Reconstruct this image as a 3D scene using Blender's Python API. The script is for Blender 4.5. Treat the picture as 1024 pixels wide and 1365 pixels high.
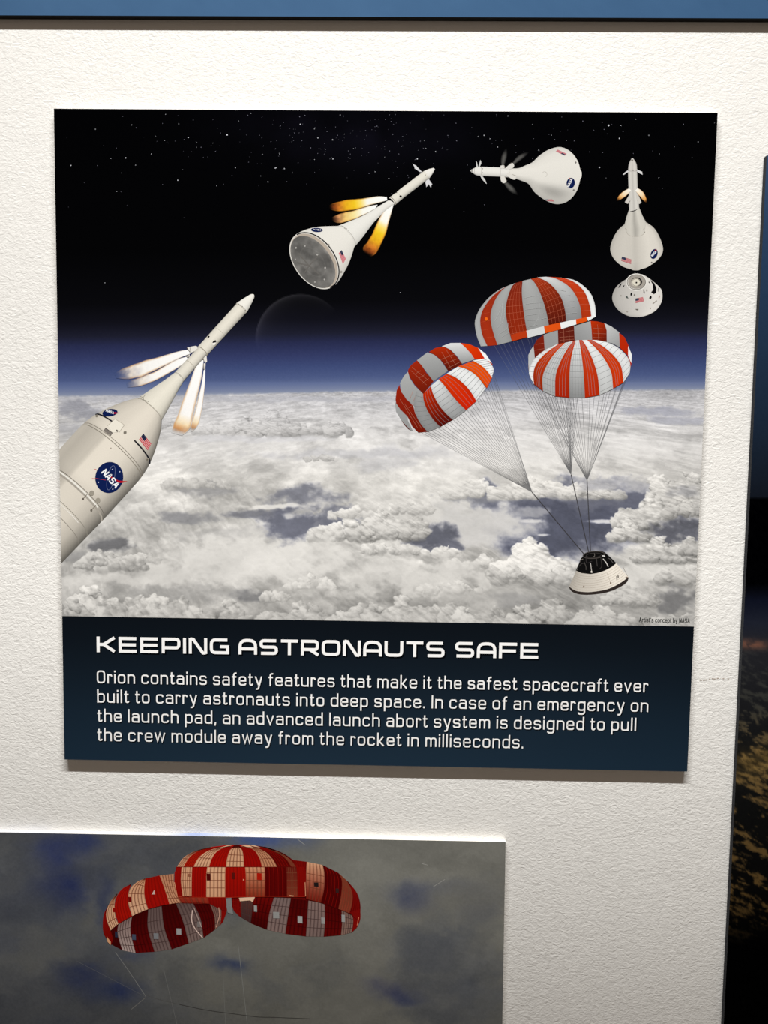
import bpy, bmesh, math, random
import numpy as np
from mathutils import Matrix, Vector

bpy.ops.wm.read_factory_settings(use_empty=True)
SC = bpy.context.scene
COL = SC.collection

# ------------------------------------------------------------------ camera
# World: x to the right along the wall, z up, +y into the wall; the wall face is y = 0.
# The info panel is 0.900 m wide; its upper left corner is at (0, ZT).
ZT = 1.96
FOC = 1025.0                                   # focal length for a 1024 x 1365 frame
CORN = np.array([(71.8, 144.6), (956.8, 150.2), (916.2, 1028.6), (86.0, 1012.5)])
PANEL_FRONT = -0.009                           # face of the boards stands 9 mm off the wall


def solve_pose():
    """Camera position and orientation from the four corners of the rectangular info panel."""
    src = [(0, 0), (1, 0), (1, 1), (0, 1)]
    A = []
    for (x, y), (u, v) in zip(src, CORN - [512, 682.5]):
        A.append([x, y, 1, 0, 0, 0, -u * x, -u * y, -u])
        A.append([0, 0, 0, x, y, 1, -v * x, -v * y, -v])
    h = np.linalg.svd(np.array(A))[2][-1].reshape(3, 3)
    Ki = np.diag([1 / FOC, 1 / FOC, 1])
    a, b, t = Ki @ h[:, 0], Ki @ h[:, 1], Ki @ h[:, 2]
    if t[2] < 0:
        a, b, t = -a, -b, -t
    s = np.linalg.norm(a)
    r1, r2 = a / s, b / np.linalg.norm(b)
    e = (r1 @ r2) / 2
    r1, r2 = r1 - e * r2, r2 - e * r1
    r1 /= np.linalg.norm(r1); r2 /= np.linalg.norm(r2)
    t = t / s * 0.9
    r3 = np.cross(r1, r2)
    M = np.stack([r1, r3, -r2], axis=1)        # camera (x right, y down, z ahead) from world axes
    c = -np.stack([r1, r2, r3]) @ t
    return M, np.array([c[0], PANEL_FRONT + c[2], ZT - c[1]])


MCW, CAM = solve_pose()
cam_data = bpy.data.cameras.new('camera')
cam = bpy.data.objects.new('camera', cam_data)
COL.objects.link(cam)
rot = (np.diag([1, -1, -1]) @ MCW).T
cam.matrix_world = Matrix.Translation(Vector(CAM)) @ Matrix(rot.tolist()).to_4x4()
cam_data.sensor_fit = 'HORIZONTAL'
cam_data.sensor_width = 36.0
cam_data.lens = FOC / 1024.0 * 36.0
cam_data.clip_start = 0.01
SC.camera = cam

# ------------------------------------------------------------------ light
SC.view_settings.view_transform = 'Standard'
SC.view_settings.look = 'None'
SC.view_settings.exposure = 0.0
SC.view_settings.gamma = 1.0
SC.view_settings.use_curve_mapping = False

world = bpy.data.worlds.new('room_light')
SC.world = world
world.use_nodes = True
bgn = world.node_tree.nodes['Background']
bgn.inputs[0].default_value = (1.0, 0.79, 0.62, 1)
bgn.inputs[1].default_value = 0.17
world.cycles.sampling_method = 'NONE'      # uniform room light

# long ceiling wall washer one metre out from the wall, its reflector throws
# more light down the wall than straight ahead
lamp = bpy.data.lights.new('wall_washer', 'AREA')
lamp.energy = 150
lamp.color = (1.0, 0.992, 0.965)
lamp.shape = 'RECTANGLE'
lamp.size = 1.7
lamp.size_y = 0.045
lamp.use_nodes = True
lt = lamp.node_tree
em = lt.nodes['Emission']
tcn = lt.nodes.new('ShaderNodeNewGeometry')
sxyz = lt.nodes.new('ShaderNodeSeparateXYZ')
ady = lt.nodes.new('ShaderNodeMath'); ady.operation = 'ABSOLUTE'
adz = lt.nodes.new('ShaderNodeMath'); adz.operation = 'ABSOLUTE'
dv = lt.nodes.new('ShaderNodeMath'); dv.operation = 'DIVIDE'
fc = lt.nodes.new('ShaderNodeFloatCurve')
REFLECTOR = [(0.0, 0.30), (0.34, 0.56), (0.366, 0.73), (0.40, 0.91), (0.4545, 1.0), (0.50, 0.87), (0.595, 0.66), (0.714, 0.55), (1.0, 0.40)]
cv = fc.mapping.curves[0]
cv.points[0].location = REFLECTOR[0]; cv.points[-1].location = REFLECTOR[-1]
for q in REFLECTOR[1:-1]:
    cv.points.new(*q)
fc.mapping.update()
lt.links.new(tcn.outputs['Incoming'], sxyz.inputs[0])
lt.links.new(sxyz.outputs['Y'], ady.inputs[0]); lt.links.new(sxyz.outputs['Z'], adz.inputs[0])
lt.links.new(ady.outputs[0], dv.inputs[0])
lim = lt.nodes.new('ShaderNodeMath'); lim.operation = 'MAXIMUM'; lim.inputs[1].default_value = 0.05
cap = lt.nodes.new('ShaderNodeMath'); cap.operation = 'MINIMUM'; cap.inputs[1].default_value = 0.999
lt.links.new(adz.outputs[0], lim.inputs[0]); lt.links.new(lim.outputs[0], dv.inputs[1])
lt.links.new(dv.outputs[0], cap.inputs[0])
lt.links.new(cap.outputs[0], fc.inputs['Value'])
lt.links.new(fc.outputs[0], em.inputs['Strength'])
lamp_o = bpy.data.objects.new('wall_washer', lamp)
COL.objects.link(lamp_o)
lamp_o.location = (0.46, -1.0, ZT + 1.49)

# ------------------------------------------------------------------ helpers
def lin(c):
    c = np.asarray(c, float) / 255.0
    return np.where(c <= 0.04045, c / 12.92, ((c + 0.055) / 1.055) ** 2.4)


# how strongly the lamp lights the boards, from top to bottom of the wall; printed inks are
# specified by the colour they show, one ink strength per printed piece
GY = [20, 150, 330, 500, 630, 830, 1000, 1070, 1230, 1340]
GV = [1.40, 1.30, 1.20, 1.12, 1.08, 0.97, 0.80, 0.70, 0.585, 0.48]
WARM = np.array([1.0, 0.965, 0.925])


def gain(py):
    return float(np.interp(py, GY, GV))


def on_plane(p, y):
    """photo measurements (N x 2) -> points of the plane y = const standing in the room"""
    p = np.asarray(p, float).reshape(-1, 2)
    d = np.column_stack([(p[:, 0] - 512.0) / FOC, (p[:, 1] - 682.5) / FOC, np.ones(len(p))]) @ MCW
    s = (y - CAM[1]) / d[:, 1]
    return CAM + d * s[:, None]


def link(o, parent=None):
    COL.objects.link(o)
    if parent is not None:
        o.parent = parent
    return o


def tag(o, label=None, cat=None, group=None, kind=None):
    if label: o['label'] = label
    if cat: o['category'] = cat
    if group: o['group'] = group
    if kind: o['kind'] = kind
    return o


def root(name, loc):
    o = bpy.data.objects.new(name, None)
    o.location = loc
    o.empty_display_size = 0.05
    COL.objects.link(o)
    return o


def root_loc(o):
    while o.parent is not None:
        o = o.parent
    return np.array(o.location) if o.type == 'EMPTY' else np.zeros(3)


def node_mat(name):
    m = bpy.data.materials.new(name)
    m.use_nodes = True
    nt = m.node_tree
    return m, nt, nt.nodes['Principled BSDF']


def make_ink(name, rough, spec, grain):
    """printed ink: colour of each printed dot comes with the mesh, faint paper grain on top"""
    m, nt, b = node_mat(name)
    at = nt.nodes.new('ShaderNodeVertexColor'); at.layer_name = 'ink'
    tc = nt.nodes.new('ShaderNodeTexCoord')
    nz = nt.nodes.new('ShaderNodeTexNoise'); nz.inputs['Scale'].default_value = 900; nz.inputs['Detail'].default_value = 2
    mr = nt.nodes.new('ShaderNodeMapRange')
    mr.inputs['To Min'].default_value = 1 - grain; mr.inputs['To Max'].default_value = 1 + grain
    mx = nt.nodes.new('ShaderNodeMix'); mx.data_type = 'RGBA'; mx.blend_type = 'MULTIPLY'
    mx.inputs[0].default_value = 1.0
    nt.links.new(tc.outputs['Object'], nz.inputs['Vector'])
    nt.links.new(nz.outputs['Fac'], mr.inputs['Value'])
    nt.links.new(at.outputs['Color'], mx.inputs[6])
    nt.links.new(mr.outputs['Result'], mx.inputs[7])
    nt.links.new(mx.outputs[2], b.inputs['Base Color'])
    b.inputs['Roughness'].default_value = rough
    b.inputs['Specular IOR Level'].default_value = spec
    return m


INK = make_ink('printed_ink', 0.6, 0.0, 0.08)
INK_PHOTO = make_ink('photo_ink', 0.6, 0.0, 0.12)


def flat_mat(name, rgb, rough=0.6, spec=0.2, grain=0.06, scale=300):
    m, nt, b = node_mat(name)
    tc = nt.nodes.new('ShaderNodeTexCoord')
    nz = nt.nodes.new('ShaderNodeTexNoise'); nz.inputs['Scale'].default_value = scale
    cr = nt.nodes.new('ShaderNodeValToRGB')
    c = lin(rgb)
    cr.color_ramp.elements[0].position = 0.3; cr.color_ramp.elements[1].position = 0.7
    cr.color_ramp.elements[0].color = (*(c * (1 - grain)), 1)
    cr.color_ramp.elements[1].color = (*(c * (1 + grain)), 1)
    nt.links.new(tc.outputs['Object'], nz.inputs['Vector'])
    nt.links.new(nz.outputs['Fac'], cr.inputs['Fac'])
    nt.links.new(cr.outputs['Color'], b.inputs['Base Color'])
    b.inputs['Roughness'].default_value = rough
    b.inputs['Specular IOR Level'].default_value = spec
    return m


# ---- curves -------------------------------------------------------
def spline(pts, n, smooth=True):
    """resample a polyline (Catmull-Rom) to n points evenly along its length"""
    p = np.asarray(pts, float)
    if smooth and len(p) > 2:
        q = np.vstack([2 * p[0] - p[1], p, 2 * p[-1] - p[-2]])
        out = []
        for i in range(1, len(q) - 2):
            a, b, c, d = q[i - 1], q[i], q[i + 1], q[i + 2]
            t = np.linspace(0, 1, 13)[:-1, None]
            out.append(0.5 * ((2 * b) + (c - a) * t + (2 * a - 5 * b + 4 * c - d) * t ** 2 + (3 * b - a - 3 * c + d) * t ** 3))
        out.append(p[-1:])
        p = np.vstack(out)
    L = np.concatenate([[0], np.cumsum(np.linalg.norm(np.diff(p, axis=0), axis=1))])
    if L[-1] < 1e-9:
        return np.repeat(p[:1], n, 0)
    s = np.linspace(0, L[-1], n)
    return np.column_stack([np.interp(s, L, p[:, 0]), np.interp(s, L, p[:, 1])])


def T(pts, ox, oy, k):
    """measurements made on an enlarged detail -> whole-photo measurements"""
    p = np.asarray(pts, float).reshape(-1, 2)
    return np.column_stack([ox + p[:, 0] / k, oy + p[:, 1] / k])


def rounded(pts, r, closed=False, k=5):
    """polyline with its corners rounded"""
    p = [np.asarray(q, float) for q in pts]
    n = len(p)
    out = []
    for i in range(n):
        if not closed and i in (0, n - 1):
            out.append(p[i]); continue
        a, b, c = p[i - 1], p[i], p[(i + 1) % n]
        la, lc = np.linalg.norm(a - b), np.linalg.norm(c - b)
        rr = min(r, la * (0.5 if closed or 0 < i - 1 else 0.95), lc * (0.5 if closed or i + 1 < n - 1 else 0.95))
        if rr < 1e-4:
            out.append(b); continue
        s, e = b + (a - b) / la * rr, b + (c - b) / lc * rr
        for t in np.linspace(0, 1, k):
            out.append((1 - t) ** 2 * s + 2 * t * (1 - t) * b + t ** 2 * e)
    if closed:
        out.append(out[0])
    return np.array(out)


class Ink:
    """collects printed shapes (in photo measurements) and builds them as ONE mesh on a board"""
    STEP = 0.00003

    def __init__(self, plane=PANEL_FRONT, layer=0):
        self.V = []; self.Y = []; self.F = []; self.C = []
        self.plane = plane; self.layer = layer; self.sub = 0; self.n = 0; self.lift = 0

    def add(self, v, f, c, same=False):
        v = np.asarray(v, float).reshape(-1, 2)
        c = np.asarray(c, float)
        if c.ndim == 1:
            c = np.repeat(c[None], len(v), 0)
        if not same:
            self.sub += 1
        self.V.append(v); self.C.append(c)
        self.Y.append(np.full(len(v), self.plane - self.STEP * (self.layer + self.sub * 0.25 + self.lift)))
        self.F += [tuple(int(i) + self.n for i in q) for q in f]
        self.n += len(v)
        return self

    def poly(self, pts, c, smooth=0, same=False):
        p = np.asarray(pts, float)
        if smooth:
            p = spline(np.vstack([p, p[:1]]), smooth)[:-1]
        return self.add(p, [range(len(p))], c, same)

    def ellipse(self, cx, cy, a, b, ang, c, n=36, same=False):
        t = np.linspace(0, 2 * np.pi, n, endpoint=False)
        ca, sa = math.cos(math.radians(ang)), math.sin(math.radians(ang))
        x, y = a * np.cos(t), b * np.sin(t)
        return self.add(np.column_stack([cx + x * ca - y * sa, cy + x * sa + y * ca]), [range(n)], c, same)

    def ring(self, cx, cy, a, b, ang, w, c, t0=0, t1=360, n=48, same=False):
        t = np.radians(np.linspace(t0, t1, n))
        ca, sa = math.cos(math.radians(ang)), math.sin(math.radians(ang))
        x, y = a * np.cos(t), b * np.sin(t)
        return self.stroke(np.column_stack([cx + x * ca - y * sa, cy + x * sa + y * ca]), w, c, same=same)

    def stroke(self, pts, w, c, same=False, taper=None):
        p = np.asarray(pts, float)
        n = len(p)
        closed = n > 3 and np.linalg.norm(p[0] - p[-1]) < 1e-6
        d = np.diff(p, axis=0)
        d /= np.maximum(np.linalg.norm(d, axis=1), 1e-9)[:, None]
        nr = np.column_stack([-d[:, 1], d[:, 0]])
        off = np.zeros((n, 2))
        for i in range(n):
            a = nr[i - 1] if i > 0 else (nr[-1] if closed else nr[0])
            b = nr[i] if i < n - 1 else (nr[0] if closed else nr[-1])
            m = a + b
            l = np.linalg.norm(m)
            m = m / l if l > 1e-6 else a
            off[i] = m / max(m @ a, 0.45)
        ww = np.full(n, w / 2.0) if taper is None else np.linspace(taper[0], taper[1], n) / 2
        L, R = p + off * ww[:, None], p - off * ww[:, None]
        f = [(i, i + 1, n + i + 1, n + i) for i in range(n - 1)]
        return self.add(np.vstack([L, R]), f, c, same)

    def loft(self, L, R, n, m, col, bulge=None, smooth=True, same=False):
        """surface between a left and a right outline; col(t, s) -> colours, bulge = offset of mid lines"""
        a, b = spline(L, n, smooth), spline(R, n, smooth)
        t, s = np.meshgrid(np.linspace(0, 1, n), np.linspace(-1, 1, m), indexing='ij')
        if bulge is None:
            bl = np.zeros((n, 2))
        else:
            bl = np.linalg.norm(b - a, axis=1)[:, None] / 2 * np.asarray(bulge, float)[None]
        P = a[:, None] * (1 - s[..., None]) / 2 + b[:, None] * (1 + s[..., None]) / 2
        P = P + bl[:, None] * np.sqrt(np.maximum(0, 1 - s ** 2))[..., None]
        c = col(t, s) if callable(col) else np.broadcast_to(np.asarray(col, float), t.shape + (3,))
        f = [(i * m + j, i * m + j + 1, (i + 1) * m + j + 1, (i + 1) * m + j) for i in range(n - 1) for j in range(m - 1)]
        self.add(P.reshape(-1, 2), f, np.asarray(c).reshape(-1, 3), same)
        self.last = (a, b, bl)
        return self

    def at(self, t, s):
        """point of the last lofted surface"""
        a, b, bl = self.last
        i = np.clip(np.asarray(t, float), 0, 1) * (len(a) - 1)
        s = np.asarray(s, float)
        k = np.arange(len(a))
        g = lambda arr: np.stack([np.interp(i, k, arr[:, 0]), np.interp(i, k, arr[:, 1])], -1)
        return g(a) * ((1 - s) / 2)[..., None] + g(b) * ((1 + s) / 2)[..., None] + g(bl) * np.sqrt(np.maximum(0, 1 - s ** 2))[..., None]

    def band(self, t, s0, s1, w, c, same=False):
        s = np.linspace(s0, s1, 24)
        return self.stroke(self.at(np.full(24, t), s), w, c, same)

    def build(self, name, parent, mat=None, g=None, clip=None):
        v = np.vstack(self.V); c = np.vstack(self.C); y = np.concatenate(self.Y)
        w = on_plane(v, self.plane)
        w = w + (w - CAM) * ((y - self.plane) / (w[:, 1] - CAM[1]))[:, None]
        w = w - root_loc(parent)
        me = bpy.data.meshes.new(name)
        me.from_pydata(w.tolist(), [], self.F)
        gg = gain(v[:, 1].mean()) if g is None else g
        rgba = np.ones((len(v), 4), np.float32)
        rgba[:, :3] = np.clip(lin(np.clip(c, 0, 255)) / (gg * WARM), 0, 0.93)
        at = me.color_attributes.new('ink', 'FLOAT_COLOR', 'POINT')
        at.data.foreach_set('color', rgba.ravel())
        if clip is not None:                    # cut at the border of the print
            bm = bmesh.new(); bm.from_mesh(me)
            for co, no in clip:
                bmesh.ops.bisect_plane(bm, geom=bm.verts[:] + bm.edges[:] + bm.faces[:], plane_co=Vector(co - root_loc(parent)),
                                       plane_no=Vector(no), clear_outer=True)
            bm.to_mesh(me); bm.free()
        me.materials.append(mat or INK)
        me.update()
        # ink faces the room
        if len(me.polygons) and sum(p.normal.y * p.area for p in me.polygons) > 0:
            me.flip_normals()
        return link(bpy.data.objects.new(name, me), parent)


def box_mesh(name, quad, y0, y1, mats, parent, front_mat=0, side_mat=0):
    """a board: quad outline (world x, z), front at y0, back at y1"""
    q = np.asarray(quad, float)
    rl = root_loc(parent) if parent is not None else np.zeros(3)
    v = [(x - rl[0], y0 - rl[1], z - rl[2]) for x, z in q] + [(x - rl[0], y1 - rl[1], z - rl[2]) for x, z in q]
    f = [(0, 3, 2, 1), (4, 5, 6, 7), (0, 1, 5, 4), (1, 2, 6, 5), (2, 3, 7, 6), (3, 0, 4, 7)]
    me = bpy.data.meshes.new(name)
    me.from_pydata(v, [], f)
    bm = bmesh.new(); bm.from_mesh(me)
    bmesh.ops.recalc_face_normals(bm, faces=bm.faces)
    bm.to_mesh(me); bm.free()
    for m in mats:
        me.materials.append(m)
    for i, p in enumerate(me.polygons):
        p.material_index = front_mat if i == 0 else side_mat
    return link(bpy.data.objects.new(name, me), parent)


# ---- noise for the printed skies -----------------------------------
def vnoise(x, y, seed):
    xi, yi = np.floor(x).astype(np.int64), np.floor(y).astype(np.int64)
    fx, fy = x - xi, y - yi
    fx, fy = fx * fx * fx * (fx * (fx * 6 - 15) + 10), fy * fy * fy * (fy * (fy * 6 - 15) + 10)

    def h(a, b):
        n = (a * 374761393 + b * 668265263 + seed * 974634777) & 0x7fffffff
        n = ((n ^ (n >> 13)) * 1274126177) & 0x7fffffff
        return ((n ^ (n >> 16)) & 0xffff) / 65535.0
    return (h(xi, yi) * (1 - fx) + h(xi + 1, yi) * fx) * (1 - fy) + (h(xi, yi + 1) * (1 - fx) + h(xi + 1, yi + 1) * fx) * fy


def fbm(x, y, seed, octv=5, gain_=0.5):
    s = 0; a = 1; t = 0
    for i in range(octv):
        s = s + a * vnoise(x * 2 ** i + 17.3 * i, y * 2 ** i - 9.1 * i, seed + i)
        t += a; a *= gain_
    return s / t - 0.5


def sstep(a, b, x):
    t = np.clip((x - a) / (b - a), 0, 1)
    return t * t * (3 - 2 * t)


def hom(quad):
    A = []
    for (x, y), (u, v) in zip([(0, 0), (1, 0), (1, 1), (0, 1)], np.asarray(quad, float)):
        A.append([x, y, 1, 0, 0, 0, -u * x, -u * y, -u]); A.append([0, 0, 0, x, y, 1, -v * x, -v * y, -v])
    return np.linalg.svd(np.array(A))[2][-1].reshape(3, 3)


def print_grid(quad, nu, nv):
    u, v = np.meshgrid(np.linspace(0, 1, nu), np.linspace(0, 1, nv))
    H = hom(quad)
    w = H[2, 0] * u + H[2, 1] * v + H[2, 2]
    return (H[0, 0] * u + H[0, 1] * v + H[0, 2]) / w, (H[1, 0] * u + H[1, 1] * v + H[1, 2]) / w


def print_mesh(name, X, Y, C, parent, plane, layer, mat, g):
    nv, nu = X.shape
    w = on_plane(np.column_stack([X.ravel(), Y.ravel()]), plane - Ink.STEP * layer) - root_loc(parent)
    me = bpy.data.meshes.new(name)
    n = nu * nv
    me.vertices.add(n); me.vertices.foreach_set('co', w.astype(np.float32).ravel())
    i, j = np.meshgrid(np.arange(nv - 1), np.arange(nu - 1), indexing='ij')
    a = (i * nu + j).ravel()
    q = np.column_stack([a, a + nu, a + nu + 1, a + 1]).astype(np.int32)
    me.loops.add(q.size); me.loops.foreach_set('vertex_index', q.ravel())
    me.polygons.add(len(q))
    me.polygons.foreach_set('loop_start', np.arange(0, q.size, 4, dtype=np.int32))
    me.update(calc_edges=True); me.validate()
    rgba = np.ones((n, 4), np.float32)
    rgba[:, :3] = np.clip(lin(np.clip(C.reshape(-1, 3), 0, 255)) / (g * WARM), 0, 0.93)
    at = me.color_attributes.new('ink', 'FLOAT_COLOR', 'POINT')
    at.data.foreach_set('color', rgba.ravel())
    me.materials.append(mat)
    return link(bpy.data.objects.new(name, me), parent)

# ================================================================== the room
def make_wall():
    m, nt, b = node_mat('textured_white_paint')
    tc = nt.nodes.new('ShaderNodeTexCoord')
    n1 = nt.nodes.new('ShaderNodeTexNoise'); n1.inputs['Scale'].default_value = 165; n1.inputs['Detail'].default_value = 3.5
    n1.inputs['Roughness'].default_value = 0.55; n1.inputs['Distortion'].default_value = 1.1
    mp = nt.nodes.new('ShaderNodeMapping'); mp.inputs['Scale'].default_value = (0.8, 1.0, 1.25)
    n2 = nt.nodes.new('ShaderNodeTexNoise'); n2.inputs['Scale'].default_value = 26; n2.inputs['Detail'].default_value = 2
    ad = nt.nodes.new('ShaderNodeMath'); ad.operation = 'MULTIPLY_ADD'; ad.inputs[1].default_value = 0.5
    bp = nt.nodes.new('ShaderNodeBump'); bp.inputs['Strength'].default_value = 0.35; bp.inputs['Distance'].default_value = 0.0028
    nt.links.new(tc.outputs['Object'], mp.inputs['Vector'])
    nt.links.new(mp.outputs['Vector'], n1.inputs['Vector'])
    nt.links.new(tc.outputs['Object'], n2.inputs['Vector'])
    nt.links.new(n2.outputs['Fac'], ad.inputs[0]); nt.links.new(n1.outputs['Fac'], ad.inputs[2])
    nt.links.new(ad.outputs[0], bp.inputs['Height'])
    nt.links.new(bp.outputs['Normal'], b.inputs['Normal'])
    n3 = nt.nodes.new('ShaderNodeTexNoise'); n3.inputs['Scale'].default_value = 6
    cr = nt.nodes.new('ShaderNodeValToRGB')
    cr.color_ramp.elements[0].color = (0.81, 0.80, 0.775, 1); cr.color_ramp.elements[1].color = (0.84, 0.83, 0.805, 1)
    nt.links.new(tc.outputs['Object'], n3.inputs['Vector'])
    nt.links.new(n3.outputs['Fac'], cr.inputs['Fac']); nt.links.new(cr.outputs['Color'], b.inputs['Base Color'])
    b.inputs['Roughness'].default_value = 0.6
    b.inputs['Specular IOR Level'].default_value = 0.15
    me = bpy.data.meshes.new('wall_back')
    bm = bmesh.new()
    bmesh.ops.create_cube(bm, size=1.0)
    for v in bm.verts:
        v.co = Vector((v.co.x * 6.0 + 0.45, v.co.y * 0.12 + 0.06, (v.co.z + 0.5) * 3.4))
    bm.to_mesh(me); bm.free()
    me.materials.append(m)
    o = link(bpy.data.objects.new('wall_back', me))
    tag(o, 'white wall with rough stippled paint behind the panels', 'wall', kind='structure')
    return o


wall = make_wall()

fm = bpy.data.meshes.new('floor')
bm = bmesh.new(); bmesh.ops.create_cube(bm, size=1.0)
for v in bm.verts:
    v.co = Vector((v.co.x * 6.0 + 0.45, v.co.y * 4.0 - 2.0, (v.co.z - 0.5) * 0.05))
bm.to_mesh(fm); bm.free()
fm.materials.append(flat_mat('grey_carpet', (92, 88, 84), 0.9, 0.1, 0.2, 220))
tag(link(bpy.data.objects.new('floor', fm)), 'grey floor below the panels', 'floor', kind='structure')

WHITE_CORE = flat_mat('white_board_edge', (232, 228, 222), 0.6, 0.2, 0.02)
BLACK_EDGE = flat_mat('black_board_edge', (14, 14, 16), 0.5, 0.2, 0.05)
BACKING = flat_mat('grey_backing', (120, 116, 110), 0.8, 0.1)


def wq(pts, y):
    w = on_plane(pts, y)
    return w[:, [0, 2]]


def standoff(quad, y1, parent, inset=0.09):
    c = quad.mean(axis=0)
    q = c + (quad - c) * (1 - inset)
    return box_mesh('mounting_block', q, y1, 0.0, [BACKING], parent)


# crack in the paint right of the info panel
ck = Ink(-0.0002, 0)
for q in [[(178, 874), (190, 877)], [(195, 877), (213, 873)], [(222, 870), (228, 869)], [(235, 868), (252, 870)], [(258, 868), (266, 867)], [(284, 868), (292, 869)], [(306, 870), (314, 869)]]:
    ck.stroke(T(q, 880, 650, 3.41), 1.0, (140, 126, 114), same=True)
ck.build('crack', wall, g=0.62)

# ================================================================== info panel
pq = wq(CORN, PANEL_FRONT)
info = root('info_panel', (float(pq[:, 0].mean()), PANEL_FRONT, float(pq[2:, 1].mean())))
tag(info, 'square display panel with spacecraft picture above a dark blue band of white text', 'display panel')
box_mesh('board', pq, PANEL_FRONT, -0.0035, [WHITE_CORE], info)
standoff(pq, -0.0035, info)


def left_x(y): return 71.8 + (y - 144.6) * 14.2 / 867.9
def right_x(y): return 956.8 - (y - 150.2) * 40.6 / 878.4


def horizon(x):
    return np.interp(x, [75, 250, 350, 470, 600, 940], [527.5, 526, 524, 521.5, 520.5, 519])


SKY_Y = [140, 330, 400, 425, 443, 455, 472, 487, 502, 510, 517, 522, 530]
SKY_C = np.array([(3, 3, 4), (4, 4, 5), (9, 9, 12), (17, 17, 25), (29, 30, 45), (39, 43, 74), (51, 58, 97), (61, 73, 115),
                  (76, 89, 130), (94, 106, 142), (114, 123, 151), (134, 141, 160), (150, 156, 170)], float)


def sky_color(X, Y):
    yy = Y - (horizon(X) - 521.5)
    C = np.stack([np.interp(yy, SKY_Y, SKY_C[:, k]) for k in range(3)], -1)
    # faint band of unresolved stars
    mw = np.exp(-(((X - 470) / 150) ** 2 + ((Y - 180 - (X - 470) * 0.05) / 45) ** 2)) * (0.7 + fbm(X / 40, Y / 40, 5))
    C = C + mw[..., None] * np.array([9, 8, 15.])
    # pale crescent of a far planet
    dx, dy = X - 401, Y - 452
    r = np.hypot(dx, dy)
    lit = np.clip((-dx * 0.62 - dy * 0.78) / np.maximum(r, 1), 0, 1) ** 0.8
    rim = sstep(60.6, 59.2, r) * (np.exp(-(60 - r) / 3.0) * 26 + np.exp(-(60 - r) / 14.0) * 16) * lit * sstep(470, 430, Y)
    C = C + rim[..., None] * np.array([1, 0.97, 1.0])
    return C


QS = np.array([(left_x(144.6), 144.6), (right_x(150.2), 150.2), (right_x(509), 509), (left_x(509), 509)])
X, Y = print_grid(QS, 560, 260)
SKYC = sky_color(X, Y)
print_mesh('sky_picture', X, Y, SKYC + (fbm(X * 0.9, Y * 0.9, 77, 2) * 6 * sstep(420, 470, Y))[..., None], info, PANEL_FRONT, 1, INK, 1.12)

# ---- the sea of clouds ----------------------------------------------
QC = np.array([(left_x(509), 509), (right_x(509), 509), (right_x(835.2), 835.2), (left_x(821.2), 821.2)])
CX, CY = print_grid(QC, 1130, 430)
HINV = np.linalg.inv(hom(QC))
w1x = fbm(CX / 26, CY / 18, 11, 4); w1y = fbm(CX / 26, CY / 18, 12, 4)
w2x = fbm(CX / 7, CY / 6, 13, 3); w2y = fbm(CX / 7, CY / 6, 14, 3)
dep = np.maximum(CY - 505, 6)
# perspective-stretched streaks of the deck
U = (CX - 500) / dep
deck = fbm(U * 2.6, 900 / (dep + 14), 21, 6, 0.55)
deck2 = fbm(U * 9 + w1x * 2, 2600 / (dep + 14), 22, 5, 0.6)
fine = fbm(CX / 5, CY / 3.2, 23, 4, 0.6)


def billow(x, y, seed):
    return sum(np.abs(vnoise(x * 2 ** i, y * 2 ** i, seed + i) - 0.5) * 2 * 0.55 ** i for i in range(4))


# crinkled cauliflower relief, lit from the upper left
persp = np.interp(CY, [520, 600, 720, 836], [0.45, 0.65, 0.9, 1.15])
bx, by = CX / (11 * persp) + w1x * 1.5, CY / (9 * persp) + w1y * 1.5
emb = (billow(bx, by, 51) - billow(bx + 0.16, by + 0.26, 51)) * 1.5
emb2 = (billow(bx * 0.42, by * 0.42, 57) - billow(bx * 0.42 + 0.12, by * 0.42 + 0.20, 57)) * 1.6
soft = fbm(CX / 60 + w1x, CY / 30 + w1y, 24, 4)
lumc = np.interp(CY, [519, 535, 560, 600, 640, 680, 720, 760, 800, 836], [176, 188, 192, 204, 200, 190, 192, 188, 170, 158])
LUM = lumc + deck * 58 + deck2 * 40 + fine * 12 + soft * 40 + emb2 * 14 * sstep(600, 700, CY)
TINT = np.zeros(CX.shape)            # 0 warm white .. 1 slate blue


def patch(cx, cy, rx, ry, lum, tint=0.0, k=1.0, rag=1.0, edge=0.42, detail=14):
    """soft torn patch of cloud or of the sea seen through a gap"""
    global LUM, TINT
    dx = (CX - cx) / rx + (w1x * 1.7 + w2x * 0.5) * rag
    dy = (CY - cy) / ry + (w1y * 1.9 + w2y * 0.6) * rag
    a = sstep(1 + edge, 1 - edge, np.hypot(dx, dy)) * k
    v = lum + (deck2 * 1.2 + fine * 0.6) * detail
    LUM = LUM * (1 - a) + v * a
    TINT = TINT * (1 - a) + tint * a


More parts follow.
